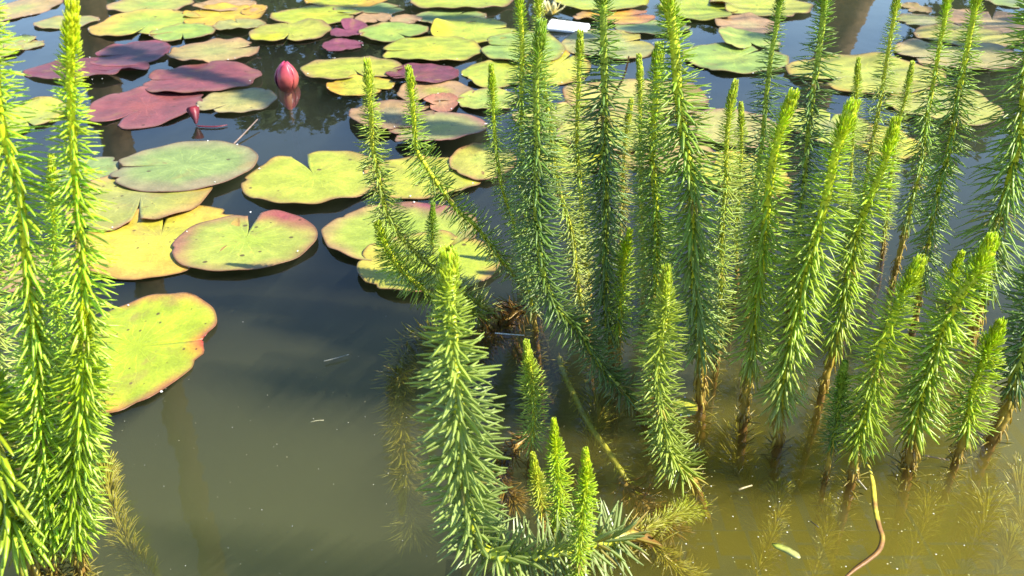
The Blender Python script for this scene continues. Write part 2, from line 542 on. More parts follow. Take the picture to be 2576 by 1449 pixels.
def make_pad(label, cx, cy, w, h, notch=270, c=None, m=None, r=None, rim=0.75, open_=5, slit=0.06, rot=0, tilt=(0, 0), lifts=(), patch=None,
             spots=False, wav=1.0, group='lily pads floating on the pond', name='lily_pad', z=None, seed=None):
    seed = seed if seed is not None else len(PADS_DONE) * 3.71
    L, R, T, B = at(cx - w / 2, cy), at(cx + w / 2, cy), at(cx, cy - h / 2), at(cx, cy + h / 2)
    rx, ry = (R.x - L.x) / 2, (T.y - B.y) / 2
    ctr = Vector(((L.x + R.x) / 2, (T.y + B.y) / 2, 0))
    if z is None:
        z = 0.0025
        for (q, qx, qy, qz) in PADS_DONE:
            if ((q.x - ctr.x) / (qx + rx)) ** 2 + ((q.y - ctr.y) / (qy + ry)) ** 2 < 0.95:
                z = max(z, qz + 0.0028)
        z = min(z, 0.014)
    z = 0.0012 + (0.6 if cy < 380 else 0.8) * (z - 0.0012)
    PADS_DONE.append((ctr, rx, ry, z))
    pr_ = random.Random(int(seed * 100) + 3)
    if not lifts and wav >= 0.9 and cy < 380:
        lifts = [(pr_.uniform(0, 360), pr_.uniform(10, 28), pr_.uniform(0.02, 0.10)) for _ in range(pr_.choice((1, 2, 2, 3)))]
    nick = [(pr_.uniform(0, 360), pr_.uniform(2.5, 6), pr_.uniform(0.03, 0.10)) for _ in range(pr_.choice((1, 2, 3)))]
    c = c or (0.40, 0.43, 0.08)
    m = m or c
    r = r or mix3(m, (0.42, 0.20, 0.10), 0.6)
    rings = [0.0, 0.1, 0.25, 0.42, 0.58, 0.72, 0.84, 0.92, 0.965, 0.985, 1.0]
    ns = 96
    a0 = math.radians(notch)
    cr, sr = math.cos(math.radians(rot)), math.sin(math.radians(rot))
    tv, uvs, cols = [], [], []
    size = min(rx, ry)
    for ri, rho in enumerate(rings):
        for k in range(ns + 1):
            f = k / ns
            half = (math.radians(open_) * sstep(slit, 1.0, rho) + 0.004) if rho > slit else 0.0003
            th = a0 + half + (2 * math.pi - 2 * half) * f
            ed = min(f, 1 - f) * 360
            rad = rho * (1 + wav * (0.022 * math.sin(3 * th + seed) + 0.014 * math.sin(5 * th + 2.1 * seed) + 0.006 * math.sin(11 * th + seed)))
            rad *= 1 - 0.14 * math.exp(-(ed / 9.0) ** 2) * sstep(slit, 1.0, rho)
            for (na, nw, nd) in nick:                          # bites and tears in the rim
                dd = (math.degrees(th) - na + 180) % 360 - 180
                rad *= 1 - nd * math.exp(-(dd / nw) ** 2) * sstep(0.8, 1.0, rho)
            ux, uy = rad * math.cos(th), rad * math.sin(th)
            x, y = ux * cr - uy * sr, ux * sr + uy * cr
            X, Y = x * rx, y * ry
            zz = wav * size * (0.014 * rho ** 2 * math.sin(2 * th + seed * 1.3) + 0.020 * rho ** 4 * math.sin(5 * th + seed + 1.5 * math.sin(2 * th)) + 0.012 * rho ** 6 * math.sin(11 * th + 2 * seed) + 0.006 * rho ** 2 * noise.noise(Vector((ux * 4, uy * 4, seed))))
            zz += 0.0012 * sstep(0.85, 1.0, rho) * wav * (0.5 + 0.5 * math.sin(4 * th + seed))
            zz += tilt[0] * X + tilt[1] * Y
            for (la, lw, lh) in lifts:
                dd = (math.degrees(th) - la + 180) % 360 - 180
                g = math.exp(-(dd / lw) ** 2) * sstep(0.35, 1.0, rho)
                zz += lh * g * size
                if lh > 0.3:                                   # a strongly raised rim also folds inwards
                    X *= 1 - 0.35 * lh * g
                    Y *= 1 - 0.35 * lh * g
            zz = max(zz, -0.0016)
            tv.append(Vector((X, Y, zz)))
            uvs.append((ux, uy))
            nz = noise.noise(Vector((ux * 2.2, uy * 2.2, seed))) * 0.16 + noise.noise(Vector((ux * 7, uy * 7, seed + 9))) * 0.06
            col = mix3(c, m, sstep(0.05, 0.6, rho + nz))
            col = mix3(col, r, sstep(rim, 1.04, rho + nz * 0.8) * 0.9)
            for (pa, pw, pr, pc) in (patch or ()):
                dd = ((math.degrees(th) - pa + 180) % 360 - 180) / pw
                g = math.exp(-dd * dd) * sstep(pr, pr + 0.35, rho + nz)
                col = mix3(col, pc, g)
            col = mix3(col, (0.13, 0.045, 0.035), 0.75 * sstep(0.955, 1.0, rho))
            cols.append((col[0] * 0.88, col[1] * 0.92, col[2] * 0.78))
    n = len(tv)
    W = ns + 1
    th_ = max(0.0008, size * 0.011)
    bottom = [v - Vector((0, 0, th_ * (0.55 if i >= n - W else 1))) for i, v in enumerate(tv)]
    faces = []
    nr = len(rings)
    for ri in range(nr - 1):
        for k in range(ns):
            a = ri * W + k
            q = (a, a + W, a + W + 1, a + 1)
            faces.append(q)
            faces.append(tuple(n + i for i in reversed(q)))
    for k in range(ns):
        a = (nr - 1) * W + k
        faces.append((a, a + n, a + n + 1, a + 1))
    for ri in range(nr - 1):
        a = ri * W
        faces.append((a, a + n, a + W + n, a + W))
        a = ri * W + ns
        faces.append((a, a + W, a + W + n, a + n))
    allv = tv + bottom
    under = mix3(r, (0.30, 0.05, 0.07), 0.6)
    me = mesh(name, allv, faces, M_PADS if spots else M_PAD)
    set_cols(me, cols + [under] * n)
    uvl = me.uv_layers.new(name='disc')
    li = np.zeros(len(me.loops), dtype=np.int32)
    me.loops.foreach_get('vertex_index', li)
    uva = np.array(uvs + uvs, dtype=np.float32)
    uvl.data.foreach_set('uv', uva[li].ravel())
    o = link(name, me)
    o.location = (ctr.x, ctr.y, z)
    tag(o, label, 'lily pad', group)
    return o


YG = (0.42, 0.46, 0.055)
YL = (0.52, 0.50, 0.05)
GR = (0.30, 0.40, 0.085)
GG = (0.27, 0.34, 0.12)
OR = (0.62, 0.36, 0.05)
PK = (0.46, 0.27, 0.16)
RD = (0.36, 0.085, 0.085)
PU = (0.20, 0.055, 0.09)
BR = (0.40, 0.24, 0.12)
OL = (0.36, 0.34, 0.13)
P = make_pad
# --- near and middle, open water on the left
P('grey green oval pad with a slit from its left edge, highest of the left cluster', 463, 433, 357, 128, 182, GG, GG, (0.33, 0.26, 0.17), 0.6, 1.4, 0.05, rot=4, wav=0.5, patch=[(290, 50, 0.5, (0.32, 0.25, 0.16))], z=0.0120)
P('small greyish green pad half hidden by the left stems, beside the grey green oval', 215, 440, 150, 80, 200, GG, GG, (0.34, 0.29, 0.18), z=0.0040)
P('olive pad notched at its front, tucked under the grey green oval pad', 350, 507, 340, 168, 291, OL, (0.40, 0.38, 0.09), (0.50, 0.28, 0.12), 0.7, 4, 0.05, spots=True, z=0.0085, patch=[(20, 35, 0.5, (0.58, 0.36, 0.08))])
P('large golden yellow pad below the olive pad beside the left stems', 398, 612, 390, 188, 106, (0.56, 0.50, 0.06), (0.58, 0.46, 0.06), (0.58, 0.30, 0.09), 0.6, 3, 0.05, spots=True, z=0.0040, patch=[(60, 40, 0.4, (0.60, 0.40, 0.06)), (300, 30, 0.6, (0.6, 0.36, 0.06))])
P('green pad with a deep back notch and crimson back rim, alone in open water', 616, 619, 356, 152, 96, (0.36, 0.43, 0.06), (0.39, 0.42, 0.08), (0.36, 0.20, 0.10), 0.76, 6, 0.05, wav=0.5, lifts=[(82, 18, 0.05)], patch=[(65, 40, 0.52, (0.33, 0.08, 0.09)), (190, 40, 0.65, (0.36, 0.16, 0.11))], z=0.0075)
P('big yellow green pad with orange red front rim and dark specks behind the left stem', 335, 893, 372, 300, 8, (0.39, 0.46, 0.025), (0.40, 0.46, 0.03), (0.50, 0.22, 0.08), 0.88, 2.2, 0.80, rot=0, spots=True, wav=0.9, tilt=(0, 0), patch=[(8, 13, 0.55, (0.70, 0.06, 0.06)), (255, 22, 0.6, (0.58, 0.28, 0.02)), (310, 40, 0.85, (0.55, 0.22, 0.08))])
P('heart shaped yellow green pad notched at the back left, left of the curved stems', 790, 456, 348, 142, 118, YG, (0.42, 0.44, 0.06), (0.47, 0.30, 0.10), 0.8, 8, 0.05, lifts=[(300, 16, 0.03)], wav=1.0, z=0.0060)
P('yellow green pad behind the two curved stems, touching the heart shaped pad', 1062, 450, 310, 104, 30, YG, (0.45, 0.44, 0.06), (0.50, 0.30, 0.10), 0.8, 5, z=0.0035)
P('green pad with a purple back edge behind the curved stems', 1010, 592, 392, 158, 320, (0.32, 0.42, 0.05), (0.37, 0.42, 0.07), (0.42, 0.24, 0.13), 0.72, 4, patch=[(75, 35, 0.45, (0.30, 0.08, 0.11))], z=0.0040)
P('bright green pad crossed by stem shadows, overlapping the purple backed pad', 1077, 672, 364, 156, 60, (0.36, 0.47, 0.03), (0.41, 0.46, 0.05), (0.47, 0.28, 0.10), 0.82, 4, patch=[(185, 40, 0.5, (0.50, 0.40, 0.07))], z=0.0080)
P('yellow green pad half in shade below the dark tilted pad', 1215, 415, 170, 92, 60, (0.40, 0.42, 0.08), (0.44, 0.40, 0.08), (0.45, 0.20, 0.12), 0.8, z=0.0075)
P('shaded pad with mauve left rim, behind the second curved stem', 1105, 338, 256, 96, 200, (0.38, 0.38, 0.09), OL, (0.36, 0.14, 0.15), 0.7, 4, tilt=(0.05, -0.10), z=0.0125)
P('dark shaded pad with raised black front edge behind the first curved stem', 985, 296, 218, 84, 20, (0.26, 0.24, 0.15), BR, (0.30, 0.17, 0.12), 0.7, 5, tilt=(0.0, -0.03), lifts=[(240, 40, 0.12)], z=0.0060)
P('small rusty pink folded pad under the brown pad beside the second curved stem', 1110, 265, 88, 50, 215, PK, (0.44, 0.19, 0.12), (0.45, 0.16, 0.11), 0.6, 12, 0.05, lifts=[(200, 40, 0.25)], z=0.0085)
P('brownish pad below the purple pad with a yellow streak', 1094, 236, 194, 54, 250, (0.44, 0.40, 0.07), PK, BR, 0.7, 4, z=0.0065)
P('purple pad with folded front edge behind the tip of the second curved stem', 1064, 195, 186, 54, 200, (0.24, 0.075, 0.085), PU, (0.22, 0.05, 0.07), 0.7, 7, lifts=[(255, 35, 0.16)], z=0.0100)
P('yellow green pad right of the pink bud, brown along its rim', 886, 178, 256, 58, 290, YG, (0.45, 0.43, 0.06), BR, 0.75, 4, z=0.0085)
P('yellow pad lobe with an orange left tip below the first curved stem tip', 905, 220, 172, 46, 330, YL, (0.46, 0.45, 0.05), OR, 0.8, 4, patch=[(190, 40, 0.4, (0.68, 0.32, 0.02))], z=0.0040)
P('broad bright yellow green pad behind the purple pad', 1085, 131, 256, 68, 190, YL, YG, (0.52, 0.40, 0.07), 0.85, 3, lifts=[(280, 30, 0.04)], z=0.0080)
P('bright yellow pad with a lifted left edge near the top middle', 1190, 82, 216, 66, 20, YG, YG, (0.60, 0.50, 0.04), 0.7, 4, lifts=[(165, 30, 0.14)], patch=[(180, 40, 0.4, (0.66, 0.58, 0.02))], z=0.0050)
P('round green pad with a front right notch, right of the folded purple leaf', 992, 86, 174, 48, 305, (0.40, 0.46, 0.08), GR, BR, 0.85, 4, z=0.0090)
P('yellow green pad with a front notch, behind the pink bud', 730, 84, 202, 52, 275, YG, (0.44, 0.42, 0.08), BR, 0.8, 3, patch=[(240, 30, 0.1, (0.50, 0.48, 0.02))], z=0.0075)
P('long yellow pad behind the notched pad above the pink bud', 795, 42, 236, 46, 350, YL, YG, BR, 0.85, 3, z=0.0045)
P('purple leaf folded up between two green pads, above the small flat purple pad', 880, 80, 92, 40, 160, (0.28, 0.07, 0.13), (0.24, 0.06, 0.12), PU, 0.7, 14, lifts=[(120, 50, 0.32), (300, 40, 0.1)], z=0.0050)
P('small flat purple pad lying on dark water above the bud', 862, 116, 104, 28, 0, (0.25, 0.06, 0.11), (0.27, 0.07, 0.13), PU, 0.7, 3)
P('narrow yellow orange pad cut by the top edge, left of the middle', 872, 4, 210, 36, 60, YL, YG, OR, 0.6, 4, patch=[(330, 40, 0.3, (0.62, 0.36, 0.06))])
P('large light green pad cut by the top edge at the middle', 1160, 8, 260, 56, 80, (0.42, 0.47, 0.08), YG, BR, 0.88, 3, lifts=[(280, 60, 0.05)], z=0.0120)
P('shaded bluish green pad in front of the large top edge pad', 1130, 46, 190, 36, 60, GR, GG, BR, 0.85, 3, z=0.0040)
P('small pinkish brown pad right of the long yellow pad', 940, 50, 92, 28, 300, PK, PK, BR, 0.8, 4, z=0.0080)
P('small pale brown pad behind the round green pad', 1020, 53, 84, 24, 330, (0.46, 0.36, 0.20), PK, BR, 0.8, 4, z=0.0060)
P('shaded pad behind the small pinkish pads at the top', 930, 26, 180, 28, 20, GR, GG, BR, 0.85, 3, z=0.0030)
# --- upper left
P('wide light green pad with an orange left rim in the upper left', 371, 66, 276, 64, 275, GR, (0.42, 0.46, 0.07), (0.56, 0.36, 0.10), 0.75, 3, patch=[(180, 40, 0.5, (0.58, 0.36, 0.09))], z=0.0060)
P('smaller green pad overlapping the front right of the wide light green pad', 460, 88, 158, 42, 290, (0.40, 0.46, 0.08), GR, BR, 0.85, 3, z=0.0095)
P('green pad with pinkish rim cut by the top edge, upper left', 379, 17, 208, 42, 275, GR, (0.43, 0.42, 0.10), PK, 0.75, 2, z=0.0085)
P('ragged orange yellow pad in the upper left, dented along its middle', 556, 44, 206, 48, 210, (0.62, 0.47, 0.05), (0.62, 0.42, 0.06), OR, 0.6, 8, wav=1.8, lifts=[(120, 25, 0.12), (320, 25, -0.05)], z=0.0060)
P('pinkish tan pad curling up behind the orange yellow pad', 566, 19, 162, 30, 190, PK, (0.52, 0.32, 0.18), BR, 0.7, 5, lifts=[(200, 30, 0.10)], z=0.0100)
P('small tan pad in front of the orange yellow pad', 603, 68, 132, 28, 120, (0.50, 0.44, 0.12), OL, BR, 0.8, 4, z=0.0095)
P('small orange pad on dark mirrored foliage, left of the long yellow pad', 640, 30, 60, 26, 180, PK, OR, BR, 0.8, 4)
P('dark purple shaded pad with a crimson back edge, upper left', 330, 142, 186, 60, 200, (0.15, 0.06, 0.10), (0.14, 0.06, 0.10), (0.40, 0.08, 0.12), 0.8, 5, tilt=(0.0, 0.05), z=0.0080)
P('olive pink pad with a wavy front edge above the shaded red pad', 536, 138, 222, 60, 30, OL, (0.44, 0.34, 0.14), (0.46, 0.25, 0.15), 0.65, 4, wav=1.6, lifts=[(265, 22, 0.10)], z=0.0110)
P('long plum coloured pad left of the dark purple shaded pad, front edge curling up', 222, 178, 304, 60, 330, (0.21, 0.05, 0.075), (0.19, 0.045, 0.075), (0.28, 0.09, 0.10), 0.8, 6, lifts=[(300, 22, 0.10), (330, 15, 0.12)], z=0.0045)
P('red pad crossed by a broad blue shadow in the upper left', 506, 206, 290, 80, 188, (0.25, 0.07, 0.085), (0.24, 0.065, 0.09), (0.30, 0.11, 0.11), 0.7, 2, 0.2, z=0.0090)
P('large rosy red pad with a notch at its front, below the shadow crossed red pad', 365, 274, 270, 106, 252, (0.28, 0.075, 0.08), (0.26, 0.075, 0.095), (0.30, 0.11, 0.12), 0.8, 9, 0.45, z=0.0045)
P('small olive pad right of the rosy red pad, its right side in shade', 597, 259, 196, 64, 240, OL, (0.44, 0.36, 0.14), (0.34, 0.28, 0.18), 0.75, 3, z=0.0060)
P('pinkish green pad in the top left corner', 45, 26, 160, 64, 200, (0.42, 0.40, 0.12), (0.47, 0.32, 0.15), PK, 0.6, 3)
P('yellowish pad behind the tip of the tall left stem', 168, 58, 150, 36, 300, (0.48, 0.44, 0.12), OL, PK, 0.8, 3)
P('small green pad at the left edge under the corner pad', 30, 108, 100, 36, 330, GR, YG, PK, 0.8, 3)
P('narrow tan pad at the left edge, in front of the small green one', 62, 116, 96, 24, 30, (0.50, 0.42, 0.13), OL, PK, 0.8, 3, z=0.0030)
P('pale yellow pad at the left edge behind the left stem leaves', 15, 136, 60, 34, 0, YL, YG, PK, 0.8, 3, z=0.0080)
P('yellow green pad half hidden by stems, at the left edge beside the rosy red pad', 55, 300, 190, 92, 320, YG, (0.46, 0.45, 0.07), (0.54, 0.38, 0.10), 0.75, 3)
P('purple tipped pad showing between the left stems', 95, 690, 240, 120, 30, (0.36, 0.35, 0.10), BR, (0.40, 0.15, 0.12), 0.75, 3)
# --- behind the tall stems
P('green pad with upturned yellow front edge cut by the top edge, right of centre', 1510, 10, 240, 52, 80, GR, YG, YL, 0.8, 3, lifts=[(270, 50, 0.06)], z=0.0110)
P('orange pad with a red brown stain behind the tall stems near the top', 1545, 46, 206, 38, 10, (0.66, 0.40, 0.03), (0.64, 0.34, 0.05), PK, 0.65, 4, patch=[(10, 50, 0.3, (0.50, 0.18, 0.08))], z=0.0070)
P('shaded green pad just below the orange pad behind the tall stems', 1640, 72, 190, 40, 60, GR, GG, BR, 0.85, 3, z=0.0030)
P('bright green pad cut by the top edge, left of the yellow green corner pads', 1760, 26, 190, 62, 320, (0.38, 0.46, 0.04), YG, YL, 0.85, 3, z=0.0080)
P('yellow green pad with brown front edge cut by the top edge behind the dark stems', 1912, 20, 250, 58, 200, YG, (0.46, 0.44, 0.07), BR, 0.88, 3, z=0.0110)
P('dull pinkish pad under the yellow green top edge pad', 1880, 66, 160, 44, 330, (0.50, 0.38, 0.20), PK, BR, 0.8, 3, z=0.0060)
P('pale green pad with a golden blotch behind the tall middle stems', 1530, 116, 232, 78, 20, (0.40, 0.43, 0.12), OL, (0.50, 0.38, 0.12), 0.8, 3, patch=[(30, 40, 0.4, (0.56, 0.44, 0.05))], z=0.0050)
P('wide smooth green pad right of the thickest stem, free front edge', 1850, 152, 262, 76, 40, (0.40, 0.45, 0.09), GR, (0.46, 0.36, 0.12), 0.88, 3, z=0.0060)
P('green leaf flap standing up on the wide smooth green pad', 1885, 112, 150, 54, 270, GR, (0.38, 0.45, 0.10), BR, 0.9, 30, 0.05, lifts=[(150, 50, 0.25)], z=0.0120)
P('yellow green pad left of the tallest stems, edge to edge with the bright yellow pad', 1315, 128, 210, 86, 170, YG, GR, (0.5, 0.4, 0.08), 0.85, 3, z=0.0100)
P('yellow green pad with pointed left edge beside the purple pad', 1245, 190, 170, 66, 200, (0.42, 0.47, 0.07), YG, (0.54, 0.40, 0.08), 0.85, 3, z=0.0040)
P('light green pad below the pointed one, left of the tallest stems', 1228, 256, 158, 56, 330, GR, (0.42, 0.46, 0.09), BR, 0.88, 3, z=0.0060)
P('golden pad glimpsed between the tallest stems', 1400, 170, 170, 90, 50, (0.58, 0.50, 0.06), YL, OR, 0.75, 3, z=0.0030)
P('tan yellow pad behind the stems, right of the dark twig', 1600, 252, 366, 96, 230, (0.50, 0.44, 0.11), (0.52, 0.40, 0.12), BR, 0.8, 3, z=0.0070)
P('yellow green pad behind the thick of the stems', 1560, 345, 330, 100, 30, YG, (0.46, 0.43, 0.09), PK, 0.8, 3, z=0.0110)
P('pale olive pad behind the left edge of the tall stems', 1400, 300, 220, 80, 90, OL, (0.46, 0.43, 0.10), PK, 0.8, 3, z=0.0040)
P('dull olive pad behind the two bright leaning stems', 1850, 328, 240, 104, 320, OL, (0.44, 0.38, 0.13), PK, 0.75, 3, z=0.0040)
P('broad yellow green pad in the right half with a lobe at its left', 2175, 196, 390, 92, 212, (0.42, 0.45, 0.08), (0.46, 0.44, 0.08), (0.54, 0.36, 0.10), 0.82, 9, 0.3, z=0.0100, patch=[(250, 30, 0.75, (0.55, 0.36, 0.03))])
P('round olive pad at the right, behind the slanting stems', 2370, 268, 270, 100, 150, OL, (0.45, 0.43, 0.10), (0.50, 0.36, 0.10), 0.85, 4, z=0.0050)
P('yellow pad below the broad pad in the right half', 2235, 362, 170, 88, 20, (0.56, 0.46, 0.06), YL, OR, 0.7, 3, z=0.0040)
P('olive pad behind the dark right stems, left of the yellow pad', 2085, 325, 210, 92, 60, OL, YG, PK, 0.8, 3, z=0.0070)
P('brownish oval pad near the right edge with a shadow along its back', 2406, 142, 296, 72, 200, OL, (0.46, 0.37, 0.16), (0.42, 0.26, 0.14), 0.8, 3, z=0.0040)
P('yellow green oval pad above the shadowed brownish one at right', 2438, 98, 270, 50, 20, (0.50, 0.47, 0.10), (0.50, 0.42, 0.11), BR, 0.82, 3, z=0.0080)
P('small grey tan pad left of the two far right stems', 2324, 56, 124, 32, 190, (0.44, 0.38, 0.22), OL, BR, 0.8, 3, z=0.0040)
P('pinkish tan pad at the right edge near the top', 2500, 60, 220, 62, 60, (0.48, 0.36, 0.18), PK, BR, 0.75, 4, z=0.0050)
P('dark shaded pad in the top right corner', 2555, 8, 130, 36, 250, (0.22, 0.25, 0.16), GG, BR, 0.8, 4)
P('small ragged brown leaf sinking at the top edge in the right half', 2300, 22, 66, 26, 190, BR, (0.34, 0.24, 0.08), BR, 0.6, 16, wav=2.5)
P('small yellow pad tucked behind the pale based stem in the foreground', 1722, 1030, 66, 50, 200, (0.52, 0.50, 0.06), YL, OR, 0.85, 3)

P('tan pink pad glimpsed low between the thickest stem and its neighbours', 1670, 392, 270, 92, 140, PK, (0.48, 0.36, 0.14), BR, 0.75, 3, z=0.0030)
P('olive yellow pad low behind the yellow stemmed leaning shoot', 1440, 398, 200, 84, 40, OL, YL, BR, 0.8, 3, z=0.0030)
P('yellow pad low behind the fine tipped light green shoot', 1868, 442, 236, 118, 20, (0.52, 0.46, 0.08), YL, OR, 0.75, 3, z=0.0030)

# ------------------------------------------------------------------ mare's-tail shoots
def unit_leaf(bend, taper=0.45):
    """a narrow thick leaf along +x, length 1, half width 1 (y), half thickness 1 (z, scaled); bends down by 'bend'"""
    ts = [0.0, 0.22, 0.5, 0.78, 1.0]
    ws = [0.55, 0.95, 1.0, 0.82, 0.30]
    v, f = [], []
    for t, w in zip(ts, ws):
        zc = -bend * t * t
        xc = t * (1 - 0.35 * bend * bend * t * t)
        for (sy, sz) in ((1, 0), (0, 1), (-1, 0), (0, -1)):
            v.append((xc, sy * w, zc, sz * w))
    for i in range(4):
        for k in range(4):
            a, b_ = i * 4 + k, i * 4 + (k + 1) % 4
            f.append((a, a + 4, b_ + 4, b_))
    f.append((0, 1, 2, 3))
    f.append((19, 18, 17, 16))
    return np.array(v), f


BENDS = [-0.28, -0.14, -0.04, 0.06, 0.16, 0.3, 0.45]
UNIT = [unit_leaf(b_) for b_ in BENDS]
LEAF_F = UNIT[0][1]
_leaf_cache = {}


def leaf_verts(vi, L, W, H):
    u = UNIT[vi][0]
    return np.stack([u[:, 0] * L, u[:, 1] * W, u[:, 2] * L + u[:, 3] * H], axis=1)


def shared_leaf(vi):
    if vi not in _leaf_cache:
        _leaf_cache[vi] = mesh('leaf', leaf_verts(vi, 1.0, 0.5, 0.25), LEAF_F, M_LEAF)
    return _leaf_cache[vi]


def catmull(pts, step):
    p = [pts[0] * 2 - pts[1]] + list(pts) + [pts[-1] * 2 - pts[-2]]
    out = []
    for i in range(1, len(p) - 2):
        for k in range(24):
            t = k / 24
            a, b_, c_, d_ = p[i - 1], p[i], p[i + 1], p[i + 2]
            out.append(0.5 * ((2 * b_) + (c_ - a) * t + (2 * a - 5 * b_ + 4 * c_ - d_) * t * t + (3 * b_ - a - 3 * c_ + d_) * t ** 3))
    out.append(p[-2])
    res = [out[0]]
    acc = 0.0
    for i in range(1, len(out)):
        seg = (out[i] - out[i - 1]).length
        pos = 0.0
        while acc + seg - pos >= step:
            pos += step - acc
            acc = 0.0
            res.append(out[i - 1].lerp(out[i], pos / seg))
        acc += seg - pos
    if (res[-1] - out[-1]).length > step * 0.3:
        res.append(out[-1])
    return res


KINDS = {   # leaf colours: growing tip, young, mature, oldest;  stalk colour
    'bright': ((0.50, 0.58, 0.01), (0.42, 0.52, 0.02), (0.36, 0.45, 0.035), (0.47, 0.50, 0.16), (0.62, 0.66, 0.02)),
    'lime':   ((0.54, 0.58, 0.01), (0.52, 0.63, 0.02), (0.43, 0.57, 0.03), (0.49, 0.59, 0.10), (0.64, 0.66, 0.02)),
    'mid':    ((0.44, 0.52, 0.02), (0.37, 0.48, 0.03), (0.27, 0.37, 0.045), (0.31, 0.39, 0.10), (0.58, 0.62, 0.03)),
    'dark':   ((0.30, 0.42, 0.03), (0.23, 0.34, 0.03), (0.16, 0.25, 0.045), (0.17, 0.24, 0.055), (0.38, 0.46, 0.04)),
    'pale':   ((0.48, 0.54, 0.04), (0.41, 0.48, 0.045), (0.36, 0.43, 0.07), (0.42, 0.44, 0.12), (0.56, 0.56, 0.04)),
    'glaucous': ((0.48, 0.56, 0.03), (0.40, 0.49, 0.05), (0.34, 0.42, 0.10), (0.35, 0.42, 0.15), (0.58, 0.62, 0.04)),
    'yellow': ((0.50, 0.54, 0.03), (0.44, 0.46, 0.05), (0.48, 0.42, 0.08), (0.55, 0.36, 0.05), (0.46, 0.44, 0.05)),
    'sunk':   ((0.40, 0.36, 0.04), (0.40, 0.34, 0.04), (0.36, 0.30, 0.03), (0.34, 0.26, 0.03), (0.36, 0.30, 0.04)),
    'rust':   ((0.32, 0.20, 0.03), (0.30, 0.17, 0.03), (0.26, 0.14, 0.03), (0.24, 0.11, 0.03), (0.34, 0.22, 0.05)),
}
STEM_N = [0]


